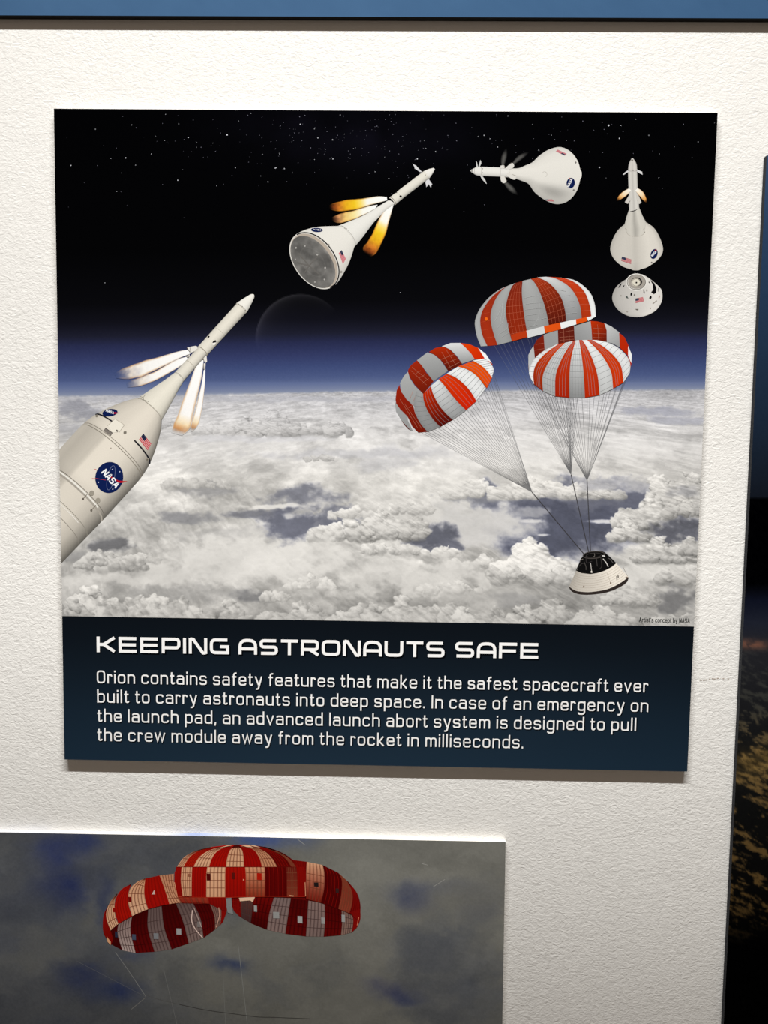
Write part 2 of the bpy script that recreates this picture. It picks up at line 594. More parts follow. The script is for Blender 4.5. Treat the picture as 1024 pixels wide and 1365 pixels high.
def puffs(cx, cy, rx, ry, n, r0, r1, seed, hi=228, lo=120, base=0.35, k=0.95, tint=0.0, flat=1.0):
    """heap of cauliflower cloud lit from the upper left, flat soft base at cy"""
    global LUM, TINT
    rn = random.Random(seed)
    items = []
    for _ in range(n):
        t = rn.uniform(-1, 1)
        top = math.sqrt(max(0, 1 - t * t)) * (0.75 + 0.25 * math.sin(t * 5 + seed))
        h = rn.random() ** 0.75
        r = r0 + (r1 * 1.3 - r0) * rn.random() ** 1.5
        r *= 0.65 + 0.5 * (1 - h)
        y0_, x0_ = cy - ry * top * h, cx + rx * t
        items.append((y0_, x0_, r))
        for _k in range(4):
            a_ = rn.uniform(-2.9, 0.5)
            items.append((y0_ + math.sin(a_) * r * 0.75 + 0.4, x0_ + math.cos(a_) * r * 0.85, r * rn.uniform(0.32, 0.6)))
    items.sort()
    Xw = CX + w2x * 6.5 + w1x * 6
    Yw = CY + w2y * 5.0 + w1y * 5
    # the heap as a whole: lit flank, grey hollows
    big_sh = np.clip((cx - CX) / max(rx, 1), -1, 1) * 0.07 + w1y * 0.5
    for y, x, r in items:
        uv = HINV @ np.array([x, y, 1.0]); u, v = uv[0] / uv[2], uv[1] / uv[2]
        i, j = v * 429, u * 1129
        ri = r * 1.35 + 6
        i0, i1 = int(max(0, i - ri / 0.72)), int(min(430, i + ri / 0.72 + 1))
        j0, j1 = int(max(0, j - ri / 0.74)), int(min(1130, j + ri / 0.74 + 1))
        if i1 <= i0 or j1 <= j0:
            continue
        sl = (slice(i0, i1), slice(j0, j1))
        dx, dy = (Xw[sl] - x) / r, (Yw[sl] - y) / (r * 0.9)
        d2 = dx * dx + dy * dy
        nz = np.sqrt(np.maximum(0, 1 - d2))
        sh = np.clip((-0.34 * dx - 0.74 * dy + 0.52 * nz) * 0.60 + 0.43 + fine[sl] * 0.20 + emb[sl] * 0.13 + emb2[sl] * 0.16 + big_sh[sl], 0, 1.12)
        hgt = np.clip((cy - Yw[sl]) / max(ry, 1), 0, 1)
        L = lo + (hi - lo) * (sh * (0.72 + 0.28 * hgt))
        a = sstep(1.06, 0.74, np.sqrt(d2)) * k
        a = a * (1 - flat * sstep(cy - ry * 0.10, cy + ry * base + 2, CY[sl]))
        LUM[sl] = LUM[sl] * (1 - a) + L * a
        TINT[sl] = TINT[sl] * (1 - a) + tint * a


# far deck and its distant heaps
patch(300, 531, 260, 4, 176, 0.15, 0.6)
patch(880, 548, 44, 6, 168, 0.35, 0.8)
patch(905, 560, 40, 5, 172, 0.35, 0.7)
patch(620, 560, 160, 10, 212, 0.0, 0.6)
patch(700, 600, 240, 22, 216, 0.0, 0.7)
patch(560, 605, 60, 10, 196, 0.1, 0.6)
patch(505, 620, 40, 8, 186, 0.15, 0.6)
patch(290, 590, 120, 12, 206, 0.0, 0.5)
patch(470, 605, 100, 6, 182, 0.2, 0.5)
patch(110, 548, 30, 12, 150, 0.3, 0.7)
patch(115, 572, 60, 8, 168, 0.2, 0.5)
puffs(285, 578, 30, 16, 40, 3, 5, 1, 212, 158)
puffs(330, 580, 32, 26, 60, 2.5, 6, 2, 214, 140)
puffs(368, 581, 34, 40, 110, 2.5, 6.5, 46, 216, 132)
puffs(405, 578, 22, 14, 30, 3, 6, 3, 206, 138)
puffs(450, 580, 17, 24, 36, 3, 6, 4, 210, 130)
patch(350, 585, 90, 4, 200, 0.1, 0.8)
puffs(225, 570, 30, 12, 30, 3, 5, 31, 200, 150)
puffs(425, 614, 16, 7, 16, 3, 5, 5, 200, 150)
patch(265, 652, 34, 9, 148, 0.15, 0.8)
puffs(262, 650, 42, 14, 40, 3, 7, 6, 206, 146)
# middle gaps with the sea below
patch(400, 660, 49.6, 13.2, 132, 0.55, 0.9)
patch(335, 684, 36, 6, 128, 0.45, 0.85)
patch(398, 700, 51.9, 20.4, 122, 0.75, 0.95)
patch(445, 690, 18.9, 14.4, 130, 0.6, 0.8)
patch(250, 690, 34, 7, 146, 0.25, 0.8)
patch(365, 675, 42, 3.2, 214, 0.0, 0.9)
patch(300, 712, 60, 8, 176, 0.05, 0.6)
patch(390, 688, 10, 4, 200, 0, 0.8)
puffs(455, 718, 40, 26, 90, 3, 9, 7, 222, 118)
puffs(470, 690, 28, 14, 36, 3, 7, 8, 220, 150)
patch(330, 745, 150, 26, 210, 0.0, 0.8, detail=8)
patch(220, 765, 60, 10, 200, 0.0, 0.6)
# gap under the rocket
patch(148, 727, 30, 8, 122, 0.25, 0.9)
patch(100, 745, 24, 8, 150, 0.1, 0.6)
puffs(145, 756, 46, 24, 80, 3, 8, 9, 214, 120)
puffs(190, 748, 20, 12, 24, 3, 6, 32, 212, 150)
patch(170, 772, 90, 7, 204, 0, 0.7)
# lower left heaps
patch(332, 795, 26, 7, 128, 0.2, 0.85)
patch(240, 790, 80, 12, 160, 0.05, 0.5)
puffs(145, 834, 66, 52, 150, 4, 13, 10, 216, 98, 0.2)
puffs(100, 834, 22, 34, 36, 4, 10, 33, 206, 100, 0.2)
puffs(225, 834, 30, 50, 60, 4, 11, 11, 212, 112, 0.2)
puffs(285, 836, 46, 34, 70, 4, 10, 12, 206, 118, 0.2)
puffs(395, 838, 50, 36, 80, 4, 10, 13, 206, 116, 0.2)
puffs(365, 800, 22, 14, 22, 3, 7, 34, 214, 150)
puffs(412, 785, 34, 18, 40, 3, 8, 14, 222, 166)
# middle right: big gap, lens cloud, shelf
patch(700, 672, 63.7, 24.0, 116, 0.85, 0.95)
patch(780, 690, 77.9, 40.8, 106, 1.0, 1.0, 0.45)
patch(725, 716, 61.4, 28.8, 108, 1.0, 1.0, 0.5)
patch(840, 668, 47.2, 21.6, 112, 0.9, 0.9)
patch(790, 660, 47.2, 16.8, 126, 0.7, 0.8)
patch(640, 664, 36, 7, 140, 0.4, 0.8)
patch(635, 700, 72, 26, 196, 0.05, 0.95, 0.6, 0.4)
patch(712, 682, 22, 6, 180, 0.15, 0.7)
patch(706, 694, 14, 2.2, 205, 0.1, 0.9)
patch(722, 713, 8, 1.6, 205, 0.1, 0.9)
patch(560, 690, 40, 12, 200, 0.0, 0.7)
puffs(640, 662, 44, 22, 70, 3, 9, 15, 222, 150, 0.3)
puffs(735, 663, 78, 24, 150, 3, 9, 16, 226, 134, 0.25)
puffs(790, 663, 36, 20, 50, 3, 8, 17, 226, 132, 0.25)
patch(806, 696, 26, 2.6, 212, 0.1, 0.9)
patch(835, 645, 50, 8, 168, 0.3, 0.7)
# right towers
puffs(905, 700, 40, 86, 190, 4, 13, 18, 224, 112, 0.15)
puffs(860, 704, 40, 44, 130, 4, 11, 19, 226, 104, 0.2)
puffs(838, 720, 22, 24, 50, 3, 9, 20, 220, 104, 0.2)
patch(905, 706, 30.7, 14.4, 100, 0.7, 0.8)
patch(915, 655, 16, 10, 132, 0.3, 0.5)
puffs(915, 688, 26, 22, 40, 3, 8, 35, 206, 104)
puffs(888, 748, 42, 26, 100, 3, 10, 21, 216, 108, 0.25)
puffs(925, 740, 18, 26, 30, 3, 8, 36, 200, 104)
# mid left heaps of the right half
patch(575, 718, 35.4, 14.4, 112, 0.7, 0.95)
patch(600, 728, 16.5, 7.2, 116, 0.7, 0.9)
puffs(520, 716, 46, 36, 120, 4, 10, 22, 216, 110, 0.25)
puffs(550, 684, 26, 16, 34, 3, 8, 23, 212, 150)
puffs(520, 738, 40, 14, 40, 3, 8, 24, 216, 130)
puffs(590, 742, 26, 12, 34, 3, 7, 25, 220, 130)
puffs(640, 758, 40, 16, 40, 3, 8, 26, 218, 140)
patch(560, 770, 90, 22, 208, 0, 0.8)
patch(860, 770, 60, 14, 208, 0, 0.85)
# bright dome and lower deck
puffs(708, 772, 50, 48, 170, 4, 14, 27, 236, 120, 0.3)
puffs(670, 768, 22, 16, 30, 3, 8, 37, 220, 140)
puffs(745, 776, 24, 20, 34, 4, 9, 28, 214, 128)
patch(640, 796, 90, 10, 186, 0, 0.6)
patch(690, 800, 40, 8, 150, 0.1, 0.5)
puffs(560, 842, 56, 48, 110, 5, 12, 29, 208, 122, 0.2)
puffs(640, 842, 40, 38, 70, 4, 11, 30, 210, 116, 0.2)
puffs(730, 832, 34, 36, 70, 4, 11, 38, 206, 104, 0.2)
puffs(690, 842, 30, 34, 50, 4, 10, 39, 208, 112, 0.2)
puffs(800, 838, 50, 30, 70, 4, 10, 40, 206, 122, 0.2)
puffs(840, 806, 34, 26, 50, 4, 10, 41, 208, 124, 0.3)
patch(908, 800, 24, 18, 128, 0.15, 0.85)
puffs(900, 842, 36, 26, 50, 4, 9, 42, 200, 118, 0.2)
puffs(908, 778, 30, 20, 40, 4, 9, 43, 206, 118, 0.3)
puffs(480, 840, 40, 40, 80, 4, 11, 44, 210, 124, 0.2)
puffs(600, 790, 40, 14, 30, 3, 8, 45, 214, 160)

LUM = np.clip(172 + (LUM - 172) * 1.28, 40, 246)
hz = sstep(-1.5, 2.5, CY - horizon(CX) - w2y * 2)[..., None]
near = np.interp(CY, [520, 570, 640, 836], [0.45, 0.2, 0.0, 0.0])
TT = np.clip(TINT + near * 0.5, 0, 1)[..., None]
CLOUD = LUM[..., None] * ((1 - TT) * np.array([1.0, 0.98, 0.95]) + TT * np.array([0.95, 0.97, 1.12]))
CLOUD = CLOUD * hz + sky_color(CX, CY) * (1 - hz)
clouds = print_mesh('cloud_picture', CX, CY, CLOUD, info, PANEL_FRONT, 1.2, INK, 1.03)
tag(clouds, 'printed sea of grey and white clouds seen from above')


def backdrop(p):
    """picture colour behind a printed figure, for edges that melt into it"""
    p = np.asarray(p, float).reshape(-1, 2)
    sky = sky_color(p[:, 0], p[:, 1])
    q = HINV @ np.vstack([p.T, np.ones(len(p))])
    i = np.clip(np.rint(q[1] / q[2] * 429).astype(int), 0, 429)
    j = np.clip(np.rint(q[0] / q[2] * 1129).astype(int), 0, 1129)
    return np.where((p[:, 1] > 510)[:, None], CLOUD[i, j], sky)


# ---- stars ------------------------------------------------------------
st = Ink(PANEL_FRONT, 2)
big = np.vstack([
    T([(130, 73), (637, 150), (689, 147), (530, 90), (383, 57), (343, 28), (313, 94), (340, 107), (752, 58), (795, 72), (886, 88),
       (56, 183), (252, 182), (300, 148), (437, 113), (437, 128), (412, 98), (827, 133), (850, 105), (678, 190), (632, 215),
       (655, 233), (700, 195), (728, 205), (498, 245), (195, 262), (1008, 158), (873, 30), (565, 48), (602, 25), (159, 539),
       (795, 165), (240, 60), (395, 196), (555, 190), (487, 115), (500, 70), (177, 162), (222, 160), (380, 228), (210, 205)], 70, 140, 2.2756),
    T([(402, 489), (450, 489), (751, 553), (557, 527), (599, 600), (598, 693), (392, 694), (104, 485), (9, 452), (365, 653),
       (129, 586), (238, 548), (815, 479), (508, 465), (179, 527)], 674, 0, 2.926),
    T([(94, 102), (385, 27), (343, 77), (303, 15), (497, 73), (480, 125), (667, 121), (945, 90), (883, 30), (1018, 77), (752, 860),
       (163, 205), (385, 130), (120, 183), (70, 180), (690, 237), (737, 177), (615, 200), (845, 130), (892, 73), (30, 255)], 350, 180, 4.096),
    T([(145, 33), (170, 48), (203, 83), (120, 38), (637, 170), (893, 112), (848, 33), (722, 46), (377, 98)], 600, 170, 3.2)])
rs = random.Random(4)
for k, (x, y) in enumerate(big):
    a = 0.38 + 0.42 * rs.random() ** 2 + (0.3 if k in (0, 1, 2, 3, 41, 56) else 0)
    g = rs.uniform(110, 225)
    st.ellipse(x, y, a, a * 1.1, 0, (g, g, g * 1.02), 8, same=True)
for k in range(260):
    if rs.random() < 0.6:
        x, y = rs.gauss(470, 95), rs.gauss(185, 30)
    else:
        x, y = rs.uniform(80, 950), 150 + abs(rs.gauss(0, 55))
    if not (78 < x < 945 and 152 < y < 300): continue
    a = rs.uniform(0.28, 0.5); g = rs.uniform(50, 140)
    st.ellipse(x, y, a, a, 0, (g, g * 0.98, g * 1.08), 7, same=True)
tag(st.build('star_field', info, g=1.15), kind='stuff')

# ---- lettering ---------------------------------------------------------
def squared(w, h0, h1, r):
    return rounded([(0, h0), (w, h0), (w, h1), (0, h1)], r, True)


def glyphs_text():
    """squarish book lettering drawn as pen strokes; capital height 1, origin at the base line"""
    s = 0.062; X = 0.73; b = s; t = X - s; T1 = 1 - s; D = -0.245; w = 0.50; r = 0.18
    m = 0.42
    G = {}
    arch = lambda x0, x1: rounded([(x0, t - 0.18), (x0, t), (x1, t), (x1, 0)], r)
    stem = lambda x, y0, y1: np.array([(x, y0), (x, y1)], float)
    bowl = lambda: squared(w, b, t, r)
    G['a'] = (w, [rounded([(0.03, t - 0.10), (0.03, t), (w, t), (w, 0)], r), rounded([(w, m), (0, m), (0, b), (w, b)], 0.13)])
    G['b'] = (w, [stem(0, 0, 1.03), bowl()])
    G['c'] = (w - 0.02, [rounded([(w - 0.02, t - 0.15), (w - 0.02, t), (0, t), (0, b), (w - 0.02, b), (w - 0.02, b + 0.15)], r)])
    G['d'] = (w, [stem(w, 0, 1.03), bowl()])
    G['e'] = (w, [rounded([(w, b + 0.13), (w, b), (0, b), (0, t), (w, t), (w, m - 0.04), (0, m - 0.04)], r)])
    G['e'][1][0] = np.vstack([rounded([(w, b + 0.13), (w, b), (0, b), (0, t), (w, t), (w, m - 0.05)], r), [(0, m - 0.05)]])
    G['f'] = (0.26, [rounded([(0.32, T1 + 0.02), (0.09, T1 + 0.02), (0.09, 0)], 0.16), np.array([(-0.06, t), (0.30, t)])])
    G['g'] = (w, [bowl(), rounded([(w, X), (w, D), (0.03, D), (0.03, D + 0.12)], r)])
    G['h'] = (w, [stem(0, 0, 1.03), arch(0, w)])
    G['i'] = (0.0, [stem(0, 0, X), stem(0, 0.87, 1.0)])
    G['k'] = (w - 0.03, [stem(0, 0, 1.03), np.array([(0, 0.35), (0.12, 0.35), (w - 0.07, X)]), np.array([(0.12, 0.35), (w - 0.03, 0)])])
    G['l'] = (0.0, [stem(0, 0, 1.03)])
    G['m'] = (0.78, [stem(0, 0, X), arch(0, 0.39), arch(0.39, 0.78)])
    G['n'] = (w, [stem(0, 0, X), arch(0, w)])
    G['o'] = (w, [bowl()])
    G['p'] = (w, [stem(0, D - 0.04, X), bowl()])
    G['r'] = (0.27, [stem(0, 0, X), rounded([(0, t - 0.2), (0, t), (0.29, t), (0.29, t - 0.12)], 0.16)])
    G['s'] = (w - 0.03, [rounded([(w - 0.04, t - 0.13), (w - 0.04, t), (0, t), (0, m - 0.05), (w - 0.02, m - 0.05), (w - 0.02, b), (0, b), (0, b + 0.13)], 0.14)])
    G['t'] = (0.24, [rounded([(0.07, 0.94), (0.07, b), (0.28, b), (0.28, b + 0.1)], 0.14), np.array([(-0.07, t), (0.28, t)])])
    G['u'] = (w, [rounded([(0, X), (0, b), (w, b), (w, b + 0.2)], r), stem(w, 0, X)])
    G['v'] = (0.48, [np.array([(-0.02, X), (0.24, 0.03), (0.50, X)])])
    G['w'] = (0.72, [np.array([(-0.02, X), (0.18, 0.04), (0.36, X - 0.02), (0.54, 0.04), (0.74, X)])])
    G['y'] = (0.48, [np.array([(-0.02, X), (0.25, 0.06)]), rounded([(0.50, X), (0.22, D), (0.02, D)], 0.10)])
    G['O'] = (0.56, [squared(0.56, s, 1 - s, 0.21)])
    G['I'] = (0.0, [stem(0, 0, 1)])
    G['A'] = (0.62, [np.array([(0, 0), (0.29, 0.97), (0.33, 0.97), (0.62, 0)]), np.array([(0.1, 0.3), (0.52, 0.3)])])
    G['N'] = (0.58, [np.array([(0, 0), (0, 1)]), np.array([(0, 0.97), (0.58, 0.03)]), np.array([(0.58, 0), (0.58, 1)])])
    G['S'] = (0.52, [rounded([(0.52, 0.76), (0.52, T1), (0, T1), (0, 0.52), (0.52, 0.52), (0.52, b), (0, b), (0, 0.24)], 0.16)])
    G['.'] = (0.03, [np.array([(0.0, 0), (0.0, 0.135)])])
    G[','] = (0.03, [np.array([(0.02, 0.13), (-0.03, -0.13)])])
    G["'"] = (0.0, [np.array([(0, 0.75), (0, 1)])])
    return G


def glyphs_title():
    """very wide heavy capitals with rounded shoulders; capital height 1"""
    s = 0.095; T1 = 1 - s; w = 1.03; r = 0.26; h = 0.5
    P = lambda *q: np.array(q, float)
    G = {}
    G['K'] = (w, [P((0, 0), (0, 1)), P((0.02, h), (0.34, h), (w, T1 + .04)), P((0.34, h), (w, s - .04))])
    G['E'] = (w - 0.03, [P((0, 0), (0, 1)), P((0, T1), (w - 0.01, T1)), P((0, h), (w - 0.04, h)), P((0, s), (w + 0.01, s))])
    G['F'] = (w - 0.05, [P((0, 0), (0, 1)), P((0, T1), (w, T1)), P((0, h - 0.03), (w - 0.06, h - 0.03))])
    G['P'] = (w - 0.04, [P((0, 0), (0, 1)), rounded([(0, T1), (w - 0.04, T1), (w - 0.04, 0.36), (0, 0.36)], 0.2)])
    G['I'] = (0.0, [P((0, 0), (0, 1))])
    G['N'] = (0.98, [P((0, 0), (0, 1)), P((0.0, 0.95), (0.2, 0.92), (0.80, 0.06), (0.98, 0.05)), P((0.98, 0), (0.98, 1))])
    G['G'] = (w, [np.vstack([rounded([(w - 0.02, T1), (0, T1), (0, s), (w, s)], r), [(w, h - 0.02), (0.55, h - 0.02)]])])
    G['A'] = (w, [rounded([(0, 0), (0, T1), (w, T1), (w, 0)], 0.42), P((0, 0.36), (w, 0.36))])
    G['S'] = (w - 0.02, [rounded([(w - 0.04, T1), (0.0, T1), (0.0, h), (w - 0.02, h), (w - 0.02, s), (0.0, s)], 0.19)])
    G['T'] = (w - 0.04, [P((-0.06, T1), (w + 0.02, T1)), P((w / 2 - .02, 0), (w / 2 - .02, T1))])
    G['R'] = (w - 0.02, [P((0, 0), (0, 1)), rounded([(0, T1), (w - 0.05, T1), (w - 0.05, 0.38), (0, 0.38)], 0.2), P((0.48, 0.38), (w + 0.02, 0.03))])
    G['O'] = (w, [squared(w, s, T1, r)])
    G['U'] = (w, [rounded([(0, 1), (0, s), (w, s), (w, 1)], r)])
    return G


GT, GH = glyphs_text(), glyphs_title()


def text_width(s, G, gap, space):
    x = 0
    for ch in s:
        x += space if ch == ' ' else G[ch][0] + gap
    return x - gap


def write(ink, s, p0, p1, cap, G, weight, color, gap, space, up=None, dxy=(0, 0)):
    """set one line of lettering from p0 to p1 (photo measurements of the base line)"""
    p0, p1 = np.array(p0, float), np.array(p1, float)
    k = text_width(s, G, gap, space)
    ux = (p1 - p0) / k
    x = 0.0
    for ch in s:
        if ch == ' ':
            x += space; continue
        w, strokes = G[ch]
        for i, q in enumerate(strokes):
            ink.lift = (i + 1) * 0.28
            q = np.asarray(q, float)
            base = p0 + (q[:, 0] + x)[:, None] * ux
            if up is None:
                u = np.column_stack([np.interp(base[:, 0], [80, 937], [-0.0161, 0.0456]), -np.ones(len(base))])
            else:
                u = np.repeat(np.array([up], float), len(base), 0)
            ink.stroke(base + q[:, 1:2] * cap * u + np.array(dxy), weight * cap, color, same=True)
        x += w + gap
    ink.lift = 0


# ---- dark blue text band -------------------------------------------------
QB = np.array([(left_x(821.2), 821.2), (right_x(835.2), 835.2), (916.2, 1028.6), (86.0, 1012.5)])
BX, BY = print_grid(QB, 60, 30)
yy = np.interp(BY - (BX - 80) * 0.017, [820, 850, 900, 950, 1012], [0, 0.12, 0.42, 0.72, 1])[..., None]
mid = np.exp(-((BX - 480) / 420) ** 2)[..., None]
BAND = (1 - yy) * (np.array([11, 15, 20.]) + mid * np.array([1, 1, 1.])) + yy * (np.array([22, 37, 50.]) + mid * np.array([6, 6, 6.]))
print_mesh('text_band', BX, BY, BAND, info, PANEL_FRONT, 1.4, INK, 0.84)

ti = Ink(PANEL_FRONT, 2)
TW = (250, 249, 246)
TITLE = [('KEEPING', (131.0, 869.4), (303.6, 872.2)), ('ASTRONAUTS', (320.0, 872.4), (590.5, 876.4)), ('SAFE', (608.5, 876.4), (716.5, 878.2))]
for s_, a, b_ in TITLE:
    write(ti, s_, a, b_, 20.8, GH, 0.24, (5, 7, 10), 0.36, 0, dxy=(1.6, 1.8))
ti.sub += 5
for s_, a, b_ in TITLE:
    write(ti, s_, a, b_, 20.8, GH, 0.192, TW, 0.36, 0)
tag(ti.build('title_lettering', info, g=0.90), 'heavy white capital heading')

LINES = [('Orion contains safety features that make it the safest spacecraft ever', (130.2, 910.8), (862.6, 923.0)),
         ('built to carry astronauts into deep space. In case of an emergency on', (130.6, 936.6), (863.0, 949.2)),
         ('the launch pad, an advanced launch abort system is designed to pull', (131.0, 962.4), (846.8, 974.6)),
         ('the crew module away from the rocket in milliseconds.', (131.0, 987.8), (696.8, 997.8))]
for s_, a, b_ in LINES:
    tx = Ink(PANEL_FRONT, 2)
    write(tx, s_, a, b_, 17.2, GT, 0.20, (7, 10, 14), 0.30, 0.345, dxy=(0.7, 0.8))
    tx.sub += 5
    write(tx, s_, a, b_, 17.2, GT, 0.113, (245, 243, 236), 0.30, 0.345)
    tx.build('text_line', info, g=0.84)

cr = Ink(PANEL_FRONT, 3)
write(cr, "Artist's concept by NASA", (852.3, 829.2), (919.2, 830.6), 6.0, GT, 0.155, (52, 52, 50), 0.30, 0.40)
cr.build('credit_line', info, g=0.97)

# ---- printed figures of the abort sequence --------------------------------
LAY = 5            # figures lie over the picture, their details over them
HULL = np.array([236, 230, 216.])


def mixc(c0, c1, t):
    t = np.asarray(t, float)[..., None]
    return np.asarray(c0, float) * (1 - t) + np.asarray(c1, float) * t


def round_shade(base, ks, kv):
    """ink of a round hull: tones across its width"""
    return lambda t, s: np.asarray(base, float) * np.interp(s, ks, kv)[..., None]


def hull_loft(ink, L, R, n, m, base, ks, kv, bulge=None, smooth=True, extra=None, tone=None):
    def col(t, s):
        c = np.asarray(base, float) * np.interp(s, ks, kv)[..., None]
        if tone is not None:
            c = c * np.interp(t, *tone)[..., None]
        if extra is not None:
            c = c * extra(t, s)[..., None]
        return c
    ink.loft(L, R, n, m, col, bulge, smooth)


def flame(name, parent, L, R, stops, rim=(205, 150, 90), layer=LAY + 3, seed=1, fade=0.55):
    """printed exhaust flame melting into the picture at its end"""
    k = Ink(PANEL_FRONT, layer)
    n, m = 44, 15
    a, b = spline(L, n), spline(R, n)
    t, s = np.meshgrid(np.linspace(0, 1, n), np.linspace(-1, 1, m), indexing='ij')
    rag = fbm(t * 9 + seed, s * 0.01 + seed * 3.1, seed, 3) * 0.30 * t
    ragr = fbm(t * 9 - seed, s * 0.01 + seed * 5.7, seed + 9, 3) * 0.30 * t
    mid, half = (a + b) / 2, (b - a) / 2
    P = mid[:, None] + half[:, None] * (s * (1 + np.where(s < 0, rag, ragr)))[..., None]
    ts = [q[0] for q in stops]
    c = np.stack([np.interp(t, ts, [q[1][i] for q in stops]) for i in range(3)], -1)
    al = np.interp(t, ts, [q[2] for q in stops])
    e = sstep(0.62, 0.95, np.abs(s))[..., None] * np.clip(t * 2.0, 0, 1)[..., None]
    c = c * (1 - e * 0.75) + np.asarray(rim, float) * e * 0.75
    tex = fbm(P[..., 0] / 4, P[..., 1] / 4, seed + 3, 3)
    al = np.clip(al + tex * fade * sstep(0.45, 0.9, t), 0, 1) * (1 - sstep(0.86, 1.0, np.abs(s)) * np.clip(t * 2, 0, 1))
    al = al * (1 - sstep(0.93, 1.0, t))
    bg = backdrop(P.reshape(-1, 2)).reshape(n, m, 3)
    c = bg * (1 - al[..., None]) + c * al[..., None]
    f = [(i * m + j, i * m + j + 1, (i + 1) * m + j + 1, (i + 1) * m + j) for i in range(n - 1) for j in range(m - 1)]
    k.add(P.reshape(-1, 2), f, c.reshape(-1, 3))
    return k.build(name, parent)


def quad_at(q, u, v):
    q = np.asarray(q, float)
    return q[0] * (1 - u) * (1 - v) + q[1] * u * (1 - v) + q[2] * u * v + q[3] * (1 - u) * v


def flag(parent, q, layer=LAY + 2, mirror=False, red=(196, 62, 70), white=(216, 160, 158), blue=(26, 30, 58)):
    """striped flag, corners in order canton corner, fly top, fly bottom, hoist bottom"""
    k = Ink(PANEL_FRONT, layer)
    N = 9
    for i in range(N):
        v0, v1 = i / N, (i + 1) / N
        k.poly([quad_at(q, 0, v0), quad_at(q, 1, v0), quad_at(q, 1, v1), quad_at(q, 0, v1)], red if i % 2 == 0 else white, same=True)
    k.sub += 1
    k.poly([quad_at(q, 0, 0), quad_at(q, 0.42, 0), quad_at(q, 0.42, 5 / N), quad_at(q, 0, 5 / N)], blue, same=True)
    k.sub += 1
    for a in (0.09, 0.21, 0.33):
        for b in (0.12, 0.27, 0.42):
            p = quad_at(q, a, b)
            k.ellipse(p[0], p[1], 0.28, 0.28, 0, (120, 125, 150), 6, same=True)
    k.build('flag', parent)


def emblem(parent, cx, cy, a, b, ang, letters=None, cap=7.0, wing=None, orbit=None, dots=(), tails=(), layer=LAY + 2, back=(16, 30, 78)):
    """round blue badge with white capitals and a red wing"""
    k = Ink(PANEL_FRONT, layer)
    k.ellipse(cx, cy, a, b, ang, back, 48)
    if orbit is not None:
        k.ring(*orbit, 0.5, (112, 120, 150))
    for x, y, r in dots:
        k.ellipse(x, y, r, r, 0, (205, 210, 225), 8, same=True)
    for q in tails:
        k.stroke(q, 0.8, (196, 60, 58), taper=(0.9, 0.4))
    if wing is not None:
        k.poly(wing, (186, 22, 28))
    k.sub += 1
    if letters is not None:
        p0, p1, up = letters
        write(k, 'NASA', p0, p1, cap, GT, 0.2, (248, 248, 248), 0.26, 0.3, up=up)
    k.build('emblem', parent)


# ---------------- rising rocket at the left border
TIP = np.array([338.3, 392.6]); AX = np.array([-0.672, 0.7405]); PX = np.array([0.7405, 0.672])


def rk(a, b):
    return TIP + np.multiply.outer(np.asarray(a, float), AX) + np.multiply.outer(np.asarray(b, float), PX)


def rk_sides(st):
    st = np.array(st, float)
    return rk(st[:, 0], 0) - st[:, 1:2] * PX, rk(st[:, 0], 0) + st[:, 1:2] * PX


KS = [-1, -0.85, -0.5, -0.1, 0.3, 0.62, 0.85, 1]
body = Ink(PANEL_FRONT, LAY)
L, R = rk_sides([(206, 21.5), (213, 27), (219, 30.8), (230, 36.6), (243, 42.7), (256, 47.3), (267, 50.4), (278, 52.2), (289, 53), (320, 53.2), (360, 53), (433, 51), (470, 50), (540, 49)])


def body_tone(t, s):
    a = 206 + t * 345
    k = 1 - 0.13 * sstep(282, 292, a) * sstep(-0.30, -0.42, s) * sstep(-1.0, -0.8, s)
    k = k - 0.05 * sstep(268, 263, a) * sstep(0.1, -0.5, s)
    return k * (1 - 0.04 * sstep(350, 365, a))


hull_loft(body, L, R, 90, 33, (233, 223, 207), KS, [0.80, 0.90, 0.99, 1.0, 0.97, 0.86, 0.66, 0.42], -AX * 0.20, True, body_tone)
seg = lambda a: (a - 206) / 343.0
for a, w, c, s0, s1 in [(267.5, 2.1, (36, 36, 42), -1, -0.30), (267.5, 2.1, (28, 28, 34), 0.26, 1), (286.5, 0.7, (120, 112, 100), -1, 1), (290, 0.9, (132, 124, 110), -1, 1),
                        (363, 0.8, (110, 104, 96), -1, 1), (365.5, 1.6, (240, 236, 226), -0.9, 0.7), (368, 2.2, (168, 160, 148), -1, 1),
                        (396, 0.7, (140, 134, 122), -1, 1), (399, 1.0, (236, 230, 220), -0.9, 0.6), (412, 0.7, (138, 130, 120), -1, 1)]:
    body.band(seg(a), s0, s1, w, c)
# umbilical hatch and small vents
hx = lambda q: T(q, 120, 530, 10.24)
body.poly(hx([(340, 290), (468, 372), (400, 470), (310, 478), (240, 385)]), (238, 230, 214))
body.poly(hx([(212, 410), (310, 480), (282, 524), (182, 450)]), (128, 120, 112))
body.poly(hx([(212, 410), (310, 480), (306, 488), (206, 420)]), (84, 78, 74))
body.stroke(hx([(240, 385), (340, 290), (468, 372), (400, 470)]), 0.5, (176, 166, 150))
body.poly(hx([(365, 435), (390, 455), (372, 470), (350, 452)]), (88, 80, 72))
for x, y, r in [(478, 476, 22), (784, 846, 20), (92, 248, 16)]:
    p = hx([(x, y)])[0]
    body.ellipse(p[0], p[1], r / 10.24, r / 9.0, 30, (150, 142, 128), 14)
    body.ellipse(p[0] - .2, p[1] + .2, r / 17, r / 16, 30, (108, 100, 90), 12)
vx = lambda q: T(q, 100, 590, 10.24)
